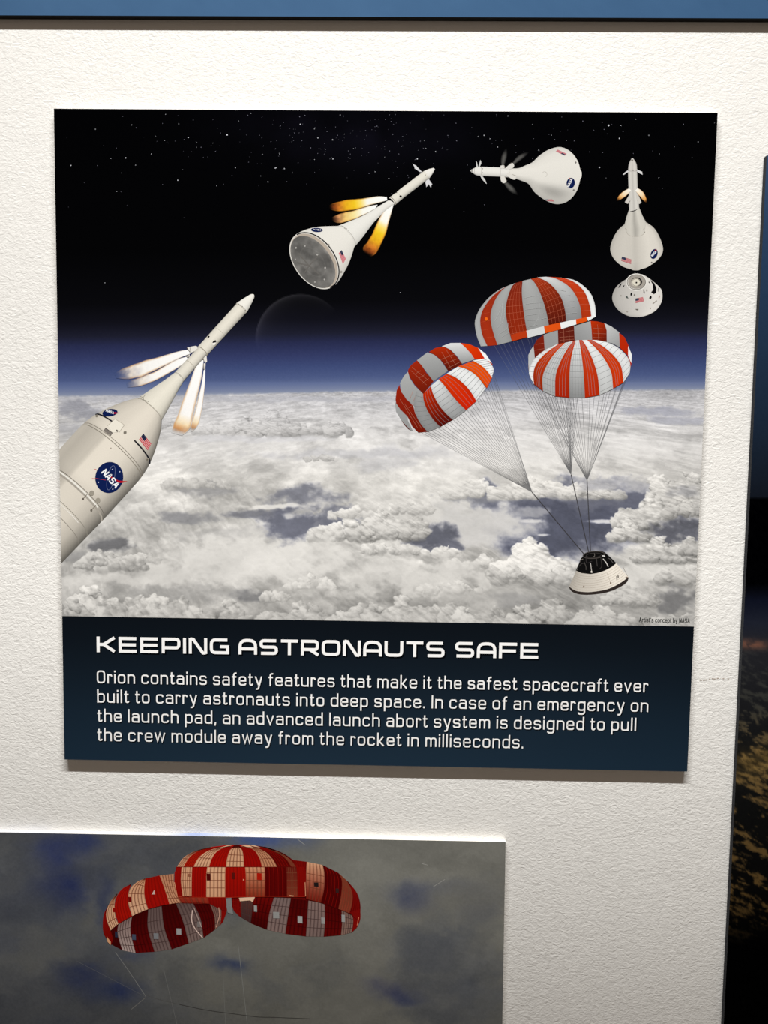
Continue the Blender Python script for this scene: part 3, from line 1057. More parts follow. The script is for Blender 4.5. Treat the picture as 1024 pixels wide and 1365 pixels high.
for x, y in [(228, 690), (312, 790)]:
    p = vx([(x, y)])[0]
    body.ellipse(p[0], p[1], 3.2, 3.7, 20, (158, 150, 136), 20)
    q = vx([(x - 62, y + 15), (x - 125, y + 85)]) if x < 300 else vx([(x - 25, y + 60), (x - 95, y + 140)])
    body.stroke(q, 0.9, (140, 130, 116))
    body.ellipse(q[1][0] + .6, q[1][1] - .6, 1.5, 1.5, 0, (110, 102, 92), 10)
for x, y in [(490, 74), (810, 452)]:
    p = vx([(x, y)])[0]; body.ellipse(p[0], p[1], 0.7, 0.6, 0, (150, 132, 118), 8)
# adapter cone and escape tower
L, R = rk_sides([(148, 8.1), (165, 11.6), (185, 16.6), (206.5, 21.6)])
hull_loft(body, L, R, 20, 21, (230, 223, 207), KS, [0.88, 0.95, 1, 1.03, 1.0, 0.93, 0.78, 0.60], -AX * 0.2, False)
body.band(0.99, -1, 1, 0.6, (176, 168, 152))
jx = lambda q: T(q, 140, 385, 4.876)
body.stroke(jx([(228, 700), (248, 706), (252, 722), (285, 734)]), 0.7, (140, 132, 118))
body.stroke(jx([(248, 706), (262, 688)]), 0.6, (150, 142, 128))
L, R = rk_sides([(96, 7.2), (106, 7.4), (127, 7.9), (148.5, 8.2)])
hull_loft(body, L, R, 14, 17, (228, 221, 206), KS, [0.82, 0.93, 1, 1.02, 0.97, 0.90, 0.74, 0.55], -AX * 0.3, False)
body.band(0.58, -1, 1, 0.6, (170, 162, 146)); body.band(0.985, -1, 1, 0.6, (176, 168, 152), False)
L, R = rk_sides([(24, 8.7), (60, 8.6), (103, 8.4)])
hull_loft(body, L, R, 24, 17, (228, 221, 206), KS, [0.84, 0.95, 1, 1.02, 0.98, 0.90, 0.74, 0.60], -AX * 0.3, False)
body.band(0.985, -1, 1, 1.0, (150, 140, 124)); body.band(0.56, -1, 1, 0.5, (186, 178, 162), False); body.band(0.02, -1, 1, 0.5, (186, 178, 162), False)
for q in [[(664, 322), (672, 304), (682, 308), (676, 318)], [(698, 352), (704, 338), (720, 332), (724, 346), (712, 350)]]:
    body.poly(jx(q), (24, 22, 22))
body.poly(jx([(698, 352), (712, 350), (722, 348), (714, 364), (702, 364)]), (246, 240, 230))
L, R = rk_sides([(0, 0.8), (2, 3.0), (7, 4.7), (15, 7.0), (24.5, 9.4)])
hull_loft(body, L, R, 14, 15, (240, 235, 224), KS, [0.92, 0.98, 1, 1.0, 0.97, 0.90, 0.80, 0.72], -AX * 0.2, True)
body.band(0.97, -1, 1, 0.5, (190, 182, 166))
for x, y in [(868, 100), (893, 115), (913, 138)]:
    p = jx([(x, y)])[0]; body.ellipse(p[0], p[1], 0.65, 0.65, 0, (84, 76, 66), 8)
edge0, edge1 = on_plane([(left_x(160), 160)], PANEL_FRONT)[0], on_plane([(left_x(820), 820)], PANEL_FRONT)[0]
dE = edge1 - edge0
CLIP = [(edge0 - np.array([0, 0, 0]), np.cross(dE, [0, 1, 0]) / np.linalg.norm(dE))]
if CLIP[0][1][0] > 0:
    CLIP[0] = (CLIP[0][0], -CLIP[0][1])
rocket = body.build('rocket_illustration', info, clip=CLIP)
tag(rocket, 'printed rising rocket cut by the left border')
WF = [(0, (255, 253, 250), 1), (0.6, (252, 248, 242), 1), (0.8, (240, 226, 208), 0.85), (1, (150, 130, 120), 0)]
WO = [(0, (255, 253, 250), 1), (0.72, (253, 249, 244), 1), (0.84, (250, 226, 184), 0.95), (0.92, (204, 138, 80), 0.85), (1, (120, 80, 50), 0)]
flame('flame', rocket, jx([(535, 440), (470, 458), (400, 493), (320, 538), (230, 572), (160, 598), (138, 618)]), jx([(535, 470), (470, 515), (400, 557), (330, 594), (270, 619), (210, 638), (145, 642)]), WF, layer=LAY + 2.2, seed=2)
flame('flame', rocket, jx([(550, 393), (470, 408), (380, 433), (270, 462), (180, 490), (100, 525), (62, 548)]), jx([(556, 420), (480, 452), (390, 498), (290, 548), (220, 576), (150, 588), (70, 578)]), WF, seed=3)
flame('flame', rocket, jx([(642, 530), (632, 600), (610, 700), (585, 800), (563, 875), (556, 925)]), jx([(653, 520), (651, 600), (642, 700), (628, 800), (608, 880), (570, 930)]), WO, layer=LAY + 2.2, seed=4, rim=(214, 170, 120))
flame('flame', rocket, jx([(618, 458), (588, 510), (548, 610), (512, 700), (485, 780), (450, 860), (432, 935)]), jx([(641, 465), (633, 540), (616, 640), (593, 740), (570, 840), (552, 910), (500, 955)]), WO, seed=5)
for q in [[(532, 383), (556, 376), (592, 370), (612, 384), (600, 398), (562, 414), (552, 412)], [(614, 442), (634, 428), (660, 432), (664, 474), (652, 482), (640, 462)],
          [(640, 486), (655, 480), (652, 522), (641, 524)], [(528, 438), (548, 424), (552, 438), (536, 446)]]:
    k = Ink(PANEL_FRONT, LAY + 4)
    p = jx(q)
    k.poly(p, (236, 230, 220))
    k.stroke(np.vstack([p[0], p[-1]]), 0.9, (92, 82, 74))
    k.stroke(np.vstack([(p[1] + p[0]) / 2 * .4 + p[1] * .6, (p[-2] + p[-1]) / 2]), 0.7, (150, 140, 128))
    k.build('nozzle', rocket)
emblem(rocket, 145.6, 636.5, 18.6, 20.9, 12, (vx([(360, 415)])[0], vx([(545, 622)])[0], (0.80, -0.62)), 8.4,
       vx([(455, 458), (500, 466), (545, 496), (600, 520), (716, 527), (650, 548), (606, 548), (556, 516), (505, 490)]),
       (vx([(490, 480)])[0][0], vx([(490, 480)])[0][1], 4.6, 16.5, 12), [(*vx([q])[0], .8) for q in [(512, 366), (610, 398), (320, 542), (515, 636)]],
       [vx([(232, 491), (300, 492), (420, 512)]), vx([(270, 362), (310, 378)])])
emblem(rocket, *hx([(272, 206)])[0], 10.2, 4.9, -8, (hx([(216, 190)])[0], hx([(318, 226)])[0], (0.30, -0.95)), 3.2,
       hx([(300, 205), (340, 200), (410, 210), (330, 222)]))
flag(rocket, hx([(728, 490), (836, 630), (788, 720), (668, 570)]))

# ---------------- craft flying with burning motors
cx2 = lambda q: T(q, 380, 280, 9.309)
tx2 = lambda q: T(q, 430, 210, 6.4)
AX2 = np.array([-0.793, 0.609])
k = Ink(PANEL_FRONT, LAY)
L2 = cx2([(655, 198), (540, 200), (430, 206), (330, 222), (220, 258), (120, 318), (76, 400)])
R2 = cx2([(858, 462), (832, 550), (792, 660), (735, 770), (680, 860), (625, 930)])
hull_loft(k, L2, R2, 30, 25, (238, 233, 223), KS, [0.93, 0.97, 1, 1, 0.99, 0.95, 0.88, 0.80], -AX2 * 0.45, True, None, ([0, 1], [1, 1]))
dc = cx2([(365, 628)])[0]
k.ellipse(dc[0], dc[1], 42.4, 27.2, 54.2, (226, 221, 212), 60)
k.ring(dc[0] + .4, dc[1] - .3, 41.6, 26.6, 54.2, 1.5, (24, 22, 24), -178, 10, 80)
k.ellipse(dc[0] - .3, dc[1] + .2, 40.8, 25.7, 54.2, (186, 172, 156), 60)
# ablative disc, blotchy
th, rr = np.meshgrid(np.linspace(0, 2 * np.pi, 97), np.linspace(0, 1, 26), indexing='ij')
ca, sa = math.cos(math.radians(54.2)), math.sin(math.radians(54.2))
ex, ey = 39.4 * rr * np.cos(th), 23.6 * rr * np.sin(th)
px_, py_ = dc[0] - 1.9 + ex * ca - ey * sa, dc[1] + 1.6 + ex * sa + ey * ca
tone = 108 + fbm(px_ / 9, py_ / 9, 41, 4) * 62 + np.cos(th * 3 + 1) * 7 * (rr > .25) + np.where((rr > .55) & (rr < .6), 8, 0) - 10 * sstep(.2, 0, rr)
tone = tone + 22 * sstep(0.84, 0.97, rr) * np.clip(-np.sin(th), 0, 1)
f = [(i * 26 + j, i * 26 + j + 1, (i + 1) * 26 + j + 1, (i + 1) * 26 + j) for i in range(96) for j in range(25)]
k.add(np.column_stack([px_.ravel(), py_.ravel()]), f, (tone[..., None] * np.array([1.0, 0.975, 0.94])).reshape(-1, 3))
k.sub += 1
for x, y, r in [(136, 468, 12), (248, 445, 10), (402, 552, 12), (500, 716, 12), (490, 860, 10), (372, 893, 9), (130, 610, 8)]:
    p = cx2([(x, y)])[0]; k.ellipse(p[0], p[1], r / 9.3, r / 9.3, 0, (176, 172, 166), 12, same=True)
k.sub += 1
for q in [[(300, 690), (420, 560)], [(300, 690), (170, 540)], [(300, 690), (240, 780)], [(300, 690), (430, 800)], [(300, 690), (150, 650)]]:
    k.stroke(spline(cx2(q), 6), 1.6, (108, 104, 99)); 
for q in [[(540, 432)], [(698, 766)]]:
    p = cx2(q)[0]; k.ring(p[0], p[1], 1.2, 1.3, 0, 0.6, (130, 122, 112))
L2 = tx2([(560, 366), (480, 415), (400, 466), (300, 516), (130, 584)]); R2 = tx2([(612, 398), (540, 450), (470, 520), (430, 562), (340, 682), (272, 762)])
hull_loft(k, L2, R2, 26, 19, (240, 236, 227), KS, [0.94, 0.98, 1, 1, 0.98, 0.94, 0.87, 0.80], -AX2 * 0.35, True)
k.band(0.985, -0.9, 1, 0.6, (176, 170, 160)); k.stroke(tx2([(165, 585), (185, 590), (190, 602), (210, 606)]), 0.5, (150, 144, 134))
L2 = tx2([(860, 118), (640, 286), (566, 346)]); R2 = tx2([(908, 178), (700, 336), (614, 408)])
hull_loft(k, L2, R2, 16, 13, (234, 228, 214), KS, [0.92, 0.97, 1, 1, 0.96, 0.88, 0.74, 0.60], -AX2 * 0.35, False)
k.band(0.97, -1, 1, 0.9, (150, 140, 126)); k.band(0.8, -1, 1, 0.4, (190, 182, 168), False)
p = tx2([(666, 331)])[0]; k.ellipse(p[0], p[1], 1.7, 1.5, 0, (24, 20, 20), 12)
p = tx2([(628, 297)])[0]; k.ellipse(p[0], p[1], 1.5, .7, -30, (24, 20, 20), 12)
L2 = tx2([(945, 88), (905, 98), (862, 117)]); R2 = tx2([(958, 100), (936, 140), (908, 180)])
hull_loft(k, L2, R2, 10, 9, (242, 237, 228), KS, [0.97, 1, 1, 1, 0.97, 0.92, 0.84, 0.76], -AX2 * 0.2)
p = tx2([(878, 148)])[0]; k.ellipse(p[0], p[1], .6, .6, 0, (130, 120, 110), 8)
craft = k.build('burning_craft_illustration', info)
tag(craft, 'printed craft flying away with yellow and orange exhaust')
YF = [(0, (255, 255, 252), 1), (0.34, (255, 252, 240), 1), (0.44, (255, 226, 120), 1), (0.55, (250, 205, 40), 1), (0.70, (240, 178, 34), 1), (0.80, (222, 134, 44), 0.95), (0.9, (176, 86, 34), 0.75), (1, (90, 40, 14), 0)]
PF = [(0, (255, 255, 252), 1), (0.3, (255, 252, 240), 1), (0.5, (252, 232, 160), 1), (0.68, (246, 206, 120), 1), (0.82, (226, 160, 104), 0.9), (0.92, (160, 96, 60), 0.6), (1, (70, 36, 20), 0)]
flame('flame', craft, tx2([(470, 402), (400, 413), (330, 432), (260, 452), (190, 468), (130, 486), (70, 515)]), tx2([(452, 432), (390, 470), (330, 500), (270, 526), (200, 549), (140, 558), (75, 540)]), PF, rim=(220, 160, 90), layer=LAY + 2.2, seed=6)
flame('flame', craft, tx2([(548, 336), (480, 330), (400, 340), (320, 350), (240, 356), (170, 368), (100, 386), (48, 408)]), tx2([(552, 364), (470, 387), (400, 407), (330, 432), (260, 448), (180, 460), (110, 456), (55, 440)]), YF, rim=(214, 140, 40), seed=7)
flame('flame', craft, tx2([(588, 388), (545, 430), (500, 490), (460, 570), (425, 650), (385, 710), (345, 775), (352, 815)]), tx2([(606, 402), (587, 470), (567, 550), (547, 630), (519, 700), (486, 770), (455, 820), (405, 850)]), YF, rim=(226, 140, 50), seed=8)
for q in [[(765, 50), (800, 70), (852, 126), (830, 122), (785, 92), (784, 78)], [(884, 182), (908, 186), (936, 228), (928, 232), (926, 260), (906, 226), (886, 252), (878, 214)]]:
    kk = Ink(PANEL_FRONT, LAY + 2); kk.poly(tx2(q), (222, 220, 220)); kk.build('fin', craft)
emblem(craft, *cx2([(397, 246)])[0], 7.9, 2.9, 3, (cx2([(350, 246)])[0], cx2([(446, 256)])[0], (0.25, -0.95)), 1.9)
flag(craft, cx2([(704, 494), (756, 606), (720, 668), (668, 532)]), red=(206, 84, 104))

# ---------------- craft turning nose to the left
hx3 = lambda q: T(q, 620, 185, 6.0235)
k = Ink(PANEL_FRONT, LAY)
U3 = hx3([(345, 238), (430, 235), (480, 215), (540, 188), (590, 140), (660, 92), (740, 67), (800, 75), (860, 115), (905, 180), (926, 250)])
D3 = hx3([(345, 308), (400, 318), (450, 335), (510, 362), (560, 430), (640, 490), (720, 522), (790, 516), (850, 480), (900, 410), (926, 320)])
sh3 = lambda t, s: 1 - 0.20 * np.exp(-(((t - 0.50) / 0.16) ** 2 + ((s - 0.62) / 0.22) ** 2)) - 0.05 * sstep(0.2, 0.9, s)
hull_loft(k, U3, D3, 50, 29, (238, 233, 223), KS, [0.90, 0.97, 1.0, 0.99, 0.98, 0.94, 0.90, 0.84], np.array([0.30, 0]), True, sh3)
for x, y in [(888, 190), (872, 412)]:
    p = hx3([(x, y)])[0]; k.ellipse(p[0], p[1], 1.2, 1.4, 20, (132, 126, 120), 12)
k.ring(*hx3([(638, 285)])[0], 3.2, 3.6, 0, 0.5, (196, 190, 180), 200, 420)
U3 = hx3([(42, 255), (75, 234), (112, 224), (280, 230), (350, 238)]); D3 = hx3([(42, 258), (80, 286), (120, 296), (280, 303), (350, 309)])
hull_loft(k, U3, D3, 24, 13, (240, 236, 228), KS, [0.90, 0.97, 1, 1, 0.97, 0.92, 0.84, 0.75], np.array([0.1, 0]))
for t_ in (0.12, 0.30, 0.78): k.band(t_, -1, 1, 0.45, (176, 170, 160), False)
p = hx3([(55, 257)])[0]; k.ellipse(p[0], p[1], 1.4, 2.2, 0, (170, 166, 160), 12)
for x, y in [(138, 270), (140, 240)]:
    p = hx3([(x, y)])[0]; k.ellipse(p[0], p[1], .6, .6, 0, (120, 112, 104), 8)
turn = k.build('turning_craft_illustration', info)
tag(turn, 'printed craft with its nose pointing left')
for q, w0, c0 in [([(300, 218), (312, 150), (334, 66)], 24, 1), ([(385, 200), (440, 150), (522, 100)], 22, 1), ([(316, 345), (365, 395), (430, 458)], 26, 1)]:
    kk = Ink(PANEL_FRONT, LAY + 1)
    ax_ = spline(hx3(q), 22); d = np.gradient(ax_, axis=0); nn = np.column_stack([-d[:, 1], d[:, 0]]) / np.linalg.norm(d, axis=1)[:, None]
    hw = (w0 / 6.02) * np.sin(np.linspace(0.35, np.pi, 22))[:, None] ** 0.8
    bgc = backdrop(ax_)[:, None]
    kk.loft(ax_ - nn * hw, ax_ + nn * hw, 22, 9, lambda t, s: (lambda a: bgc * (1 - a) + np.array([92, 90, 86.]) * a)((np.clip(1 - s ** 2, 0, 1) * sstep(1.0, 0.45, t))[..., None]), smooth=False)
    kk.build('exhaust_plume', turn)
for q in [[(285, 215), (312, 212), (318, 236), (284, 238)], [(320, 240), (352, 208), (378, 192), (394, 212), (385, 232), (340, 250)], [(284, 300), (318, 302), (332, 340), (308, 356), (288, 336)], [(345, 268), (380, 285), (410, 298), (400, 328), (372, 320), (330, 290)]]:
    kk = Ink(PANEL_FRONT, LAY + 4); kk.poly(hx3(q), (228, 223, 214), smooth=18)
    p = hx3(q); kk.stroke(p[1:3], 0.8, (176, 168, 158)); kk.build('nozzle', turn)
for q in [[(86, 178), (94, 184), (104, 226), (92, 226)], [(122, 170), (128, 176), (130, 196), (116, 226), (106, 224)], [(120, 294), (132, 292), (160, 326), (174, 362), (164, 356), (134, 322)]]:
    kk = Ink(PANEL_FRONT, LAY + 2); kk.poly(hx3(q), (214, 212, 208)); kk.build('fin', turn)
emblem(turn, *hx3([(848, 355)])[0], 5.6, 7.0, 10, (hx3([(836, 388)])[0], hx3([(862, 326)])[0], (-0.85, -0.40)), 3.6,
       hx3([(832, 306), (846, 322), (860, 326), (850, 334), (836, 320)]))
flag(turn, hx3([(800, 134), (728, 100), (744, 86), (816, 120)]), red=(196, 72, 92))
flag(turn, hx3([(640, 486), (700, 486), (718, 503), (662, 499)]), red=(176, 52, 70))

# ---------------- craft pointing up
hx4 = lambda q: T(q, 800, 200, 8.27)
k = Ink(PANEL_FRONT, LAY)
KS4 = [-1, -0.85, -0.5, -0.2, -0.05, 0.12, 0.5, 0.85, 1]
L4 = hx4([(268, 818), (200, 880), (145, 970), (112, 1080), (130, 1160), (180, 1230), (260, 1288), (350, 1316)])
R4 = hx4([(510, 796), (590, 855), (650, 950), (692, 1070), (680, 1150), (620, 1222), (520, 1290), (440, 1316)])
hull_loft(k, L4, R4, 46, 31, (228, 221, 209), KS4, [0.82, 0.90, 0.93, 0.92, 0.88, 0.93, 1.0, 0.98, 0.86], np.array([0, 0.22]), True, None, ([0, .6, 1], [1.0, 1.0, 0.90]))
L4 = hx4([(318, 660), (290, 740), (270, 820), (290, 900)]); R4 = hx4([(428, 626), (465, 720), (508, 800), (492, 900)])
hull_loft(k, L4, R4, 22, 17, (226, 220, 208), KS4, [0.86, 0.92, 0.94, 0.88, 0.76, 0.82, 0.96, 0.95, 0.9], np.array([0, 0.55]), False)
k.band(0.99, -1, 1, 0.5, (186, 178, 166))
for q in [[(278, 862), (292, 880)], [(486, 858), (480, 880)], [(494, 900), (488, 914)]]:
    k.stroke(hx4(q), 0.8, (150, 142, 132))
L4 = hx4([(308, 230), (310, 330), (316, 480), (320, 560), (318, 672)]); R4 = hx4([(408, 230), (411, 330), (414, 480), (426, 560), (430, 640)])
hull_loft(k, L4, R4, 24, 13, (222, 217, 208), KS4, [0.84, 0.93, 0.98, 0.94, 0.86, 0.94, 1.0, 0.92, 0.8], np.array([0, 0.15]), False)
L4 = hx4([(350, 87), (326, 130), (313, 172), (308, 236)]); R4 = hx4([(360, 87), (386, 122), (404, 165), (408, 236)])
hull_loft(k, L4, R4, 14, 11, (220, 214, 206), KS4, [0.84, 0.92, 0.98, 0.95, 0.9, 0.95, 1.0, 0.92, 0.82], np.array([0, 0.15]))
k.band(0.93, -1, 1, 0.5, (160, 152, 144), False)
p = hx4([(354, 112)])[0]; k.ellipse(p[0], p[1], 1.4, 1.4, 0, (128, 120, 112), 12)
p = hx4([(363, 222)])[0]; k.ellipse(p[0], p[1], .8, .8, 0, (110, 104, 98), 8)
p = hx4([(568, 1240)])[0]; k.ellipse(p[0], p[1], 1.1, 1.1, 0, (110, 104, 98), 10)
up = k.build('upright_craft_illustration', info)
tag(up, 'printed craft with its nose pointing straight up')
SF = [(0, (255, 250, 240), 1), (0.45, (252, 226, 184), 1), (0.75, (236, 166, 84), 0.95), (1, (130, 60, 20), 0)]
flame('flame', up, hx4([(318, 422), (260, 452), (210, 498), (176, 562)]), hx4([(342, 444), (310, 482), (260, 524), (184, 566)]), SF, rim=(230, 150, 80), seed=9)
flame('flame', up, hx4([(412, 420), (450, 440), (490, 484), (522, 580)]), hx4([(386, 446), (428, 500), (470, 548), (515, 586)]), SF, rim=(230, 150, 80), seed=10)
for q in [[(318, 498), (346, 528), (330, 560), (306, 594), (272, 574), (296, 534)], [(396, 488), (420, 490), (456, 574), (440, 592), (422, 594), (404, 540)]]:
    kk = Ink(PANEL_FRONT, LAY + 4); kk.poly(hx4(q), (214, 208, 198)); kk.stroke(hx4(q[2:4]), 0.6, (90, 84, 80)); kk.build('nozzle', up)
for q in [[(322, 212), (318, 236), (262, 272), (248, 272), (272, 246)], [(402, 210), (466, 240), (462, 250), (470, 270), (452, 266), (404, 234)]]:
    kk = Ink(PANEL_FRONT, LAY + 2); kk.poly(hx4(q), (222, 220, 218)); kk.build('fin', up)
emblem(up, *hx4([(595, 1145)])[0], 4.5, 6.9, 20, (hx4([(578, 1176)])[0], hx4([(622, 1126)])[0], (-0.70, -0.72)), 3.0, hx4([(606, 1100), (622, 1090), (618, 1116), (600, 1112)]))
flag(up, hx4([(240, 1174), (345, 1206), (342, 1256), (232, 1220)]), red=(176, 78, 84))

# ---------------- bare crew capsule
hx5 = lambda q: T(q, 800, 350, 10.24)
k = Ink(PANEL_FRONT, LAY)
Lc = hx5([(430, 165), (370, 215), (250, 300), (190, 380), (165, 470), (180, 550), (240, 640), (330, 705), (420, 738), (500, 744)])
Rc = hx5([(570, 158), (640, 195), (740, 270), (830, 360), (850, 440), (840, 530), (790, 620), (720, 680), (620, 725), (520, 744)])
hull_loft(k, Lc, Rc, 40, 27, (226, 220, 212), [-1, -0.8, -0.3, 0.2, 0.7, 1], [0.76, 0.84, 0.90, 0.95, 1.02, 0.98], np.array([0, 0.05]), True, None, ([0, .8, 1], [1.0, 1.0, 0.84]))
c5 = hx5([(495, 266)])[0]
k.ellipse(c5[0], c5[1], 13.6, 11.6, 0, (238, 233, 224), 40)
k.ring(c5[0], c5[1], 12.2, 9.9, 0, 0.9, (110, 104, 98))
k.ellipse(c5[0] + .4, c5[1] - .4, 11.6, 9.4, 0, (166, 158, 148), 40)
k.ellipse(c5[0] + .3, c5[1] - .3, 7.4, 6.0, 0, (36, 33, 32), 36)
k.ellipse(c5[0] - .6, c5[1] + .3, 6.2, 5.4, 0, (226, 218, 200), 36)
k.ring(c5[0] - .3, c5[1] + .3, 5.4, 4.8, 0, 0.5, (110, 100, 88))
k.ellipse(c5[0], c5[1] + .7, 1.2, 1.2, 0, (30, 26, 24), 12)
k.sub += 1
for q, c in [([(685, 235), (740, 280), (770, 350), (765, 410), (735, 432), (696, 405), (722, 370), (718, 300)], (14, 13, 15)),
             ([(298, 280), (272, 335), (248, 345), (268, 300)], (26, 26, 28)), ([(336, 305), (322, 335), (308, 332), (318, 312)], (26, 26, 28)),
             ([(432, 405), (440, 425), (430, 455), (412, 445), (416, 415)], (26, 26, 28)), ([(468, 425), (482, 440), (470, 458), (456, 445)], (120, 112, 104)),
             ([(345, 458), (370, 455), (388, 490), (360, 484)], (84, 90, 86)), ([(590, 360), (606, 390), (612, 422), (592, 414)], (40, 38, 38)),
             ([(632, 360), (648, 380), (640, 400), (628, 388)], (160, 150, 140)), ([(688, 450), (706, 468), (694, 500), (666, 484)], (18, 17, 18)),
             ([(668, 255), (684, 280), (672, 282), (660, 266)], (60, 56, 54)), ([(806, 440), (820, 460), (806, 494), (796, 480)], (186, 160, 150)),
             ([(770, 512), (778, 524), (722, 568), (712, 556)], (170, 160, 150)), ([(480, 632), (526, 632), (520, 652), (492, 648)], (110, 102, 94)),
             ([(280, 440), (296, 450), (288, 462), (276, 456)], (150, 142, 134)), ([(364, 655), (382, 668), (370, 682), (358, 670)], (160, 150, 142)),
             ([(680, 612), (698, 620), (688, 636), (676, 628)], (170, 158, 146)), ([(790, 340), (800, 350), (794, 400), (786, 390)], (150, 146, 142))]:
    k.poly(hx5(q), c, same=True)
cap5 = k.build('bare_capsule_illustration', info)
tag(cap5, 'printed white cone shaped capsule without its tower')
flag(cap5, hx5([(482, 490), (585, 470), (602, 525), (485, 552)]), red=(186, 66, 76))

# ---- three striped parachutes and the capsule hanging below -----------------
def shade_poly(k, pts, c0, c1, p0=None, p1=None):
    """gore with an ink gradient from p0 to p1"""
    p = np.asarray(pts, float)
    p = np.vstack([np.linspace(p[i], p[(i + 1) % len(p)], 4)[:-1] for i in range(len(p))])
    p0 = p[p[:, 1].argmin()] if p0 is None else np.asarray(p0, float)
    p1 = p[p[:, 1].argmax()] if p1 is None else np.asarray(p1, float)
    d = p1 - p0
    t = np.clip((p - p0) @ d / (d @ d), 0, 1)
    k.poly(p, mixc(c0, c1, t))


def gore(k, L, R, c0, c1, n=22, lines=(), lc=None, lw=0.35, cross=()):
    lofty = lambda t, s: mixc(c0, c1, t) * (1 - 0.07 * s[..., None] ** 2)
    k.loft(L, R, n, 7, lofty)
    k.sub += 1
    for t in lines:
        k.stroke(k.at(np.full(8, t), np.linspace(-0.97, 0.97, 8)), lw, lc, same=True)
    k.sub += 1
    for s in cross:
        k.stroke(k.at(np.linspace(0.02, 0.98, 16), np.full(16, s)), lw * .8, lc, same=True)


def fan(name, parent, rim, n, apex, c, w=0.55, layer=LAY - 1.5, jit=0.25, seed=1):
    """suspension lines gathered at one point"""
    k = Ink(PANEL_FRONT, layer)
    rn = random.Random(seed)
    q = spline(rim, n, False)
    apex = np.asarray(apex, float)
    for i, p in enumerate(q):
        p = p + np.array([rn.uniform(-1, 1), 0]) * jit * 6
        k.lift = (i % 9) * 0.12
        pts = p + (apex - p) * np.linspace(0, 1, 14)[:, None]
        bg = backdrop(pts)
        a = np.interp(np.linspace(0, 1, 14), [0, 0.3, 1], [0.52, 0.56, 0.66])[:, None]
        cc = bg * (1 - a) + np.asarray(c, float) * a
        dark = (bg.mean(axis=1) < 105)[:, None]
        cc = np.where(dark, bg * 0.55 + np.array([122, 124, 132.]) * 0.45, cc)
        k.stroke(pts, w, np.vstack([cc, cc]), same=True, taper=(w, w * 0.7))
    k.build(name, parent)


def riser(parent, a, b, w=1.1):
    k = Ink(PANEL_FRONT, LAY + 1)
    k.stroke([a, b], w, (62, 60, 62))
    k.build('riser_line', parent)


AL, AT, AR = np.array([709.3, 656.0]), np.array([761.3, 632.6]), np.array([782.6, 640.6])
GREY, LGREY = (150, 150, 149), (186, 186, 184)

# the upper canopy
ct = lambda q: T(q, 625, 360, 5.689)
E_ = [[(90, 578), (60, 500), (46, 420), (50, 370), (85, 290), (150, 210), (225, 152), (285, 122)],
      [(140, 575), (105, 500), (88, 420), (88, 360), (112, 290), (165, 215), (228, 158), (287, 123)],
      [(217, 568), (190, 490), (170, 410), (165, 340), (185, 260), (225, 185), (285, 125), (352, 98)],
      [(325, 540), (302, 450), (283, 350), (282, 270), (300, 190), (328, 122), (354, 98)],
      [(450, 510), (432, 420), (415, 310), (405, 220), (402, 150), (407, 82)],
      [(607, 420), (590, 330), (565, 240), (530, 150), (496, 92), (470, 67)],
      [(737, 390), (730, 310), (705, 220), (660, 150), (600, 92), (540, 62), (520, 55)],
      [(856, 364), (845, 280), (815, 200), (765, 130), (700, 84), (640, 58), (585, 50)],
      [(930, 354), (915, 260), (880, 170), (820, 105), (750, 68), (690, 56)],
      [(963, 346), (955, 260), (925, 180), (870, 120), (805, 78), (745, 63)]]
GC = [((176, 176, 174), (170, 170, 168)), ((172, 50, 22), (150, 46, 24)), ((158, 158, 156), (172, 172, 170)), ((150, 42, 16), (132, 40, 22)), ((152, 152, 150), (176, 176, 174)),
      ((88, 24, 14), (176, 56, 22)), ((142, 142, 142), (226, 226, 224)), ((178, 54, 20), (212, 66, 30)), ((244, 244, 242), (224, 224, 222))]
k = Ink(PANEL_FRONT, LAY + 1)
rg = random.Random(8)
for i, (c0, c1) in enumerate(GC):
    red = i % 2 == 1
    gore(k, ct(E_[i]), ct(E_[i + 1]), c0, c1, 26, np.linspace(0.12, 0.8, 7) if red else (), (206, 110, 80) if i != 1 else (196, 84, 54), 0.22, (-0.6, -0.2, 0.2, 0.6) if red and i in (3, 5) else ())
k.sub += 1
for q in [[(235, 400), (250, 330), (255, 250)], [(215, 440), (262, 380), (272, 290)], [(225, 490), (290, 440), (296, 400)], [(245, 510), (310, 470)], [(190, 400), (230, 320), (240, 270)],
          [(415, 215), (470, 200), (540, 190)], [(420, 260), (480, 250), (560, 245)], [(425, 300), (500, 292), (575, 285)], [(430, 345), (500, 335), (580, 325)], [(440, 380), (520, 376), (590, 362)], [(490, 430), (530, 350), (535, 240)], [(450, 430), (520, 415)],
          [(690, 150), (735, 160)], [(705, 195), (770, 190)], [(712, 240), (800, 235)], [(725, 285), (800, 280)], [(735, 330), (820, 322)]]:
    k.stroke(spline(ct(q), 10), 0.4, (190, 190, 188), same=False)
p = ct([(132, 371)])[0]; k.ellipse(p[0], p[1], 2.0, 2.4, 0, (240, 104, 24), 14)
for q, c in [([(318, 492), (440, 456), (448, 506), (325, 541)], (186, 58, 22)), ([(436, 460), (570, 424), (579, 479), (447, 514)], (216, 216, 214)), ([(569, 425), (692, 398), (701, 447), (578, 479)], (226, 84, 22)),
             ([(692, 399), (811, 373), (816, 411), (700, 447)], (240, 240, 238)), ([(811, 373), (894, 356), (898, 387), (815, 411)], (228, 82, 20)), ([(893, 358), (945, 346), (963, 346), (962, 352), (905, 386)], (240, 240, 238))]:
    k.poly(ct(q), c)
chT = k.build('upper_parachute_illustration', info)
tag(chT, 'printed orange red and grey parachute, the topmost one')
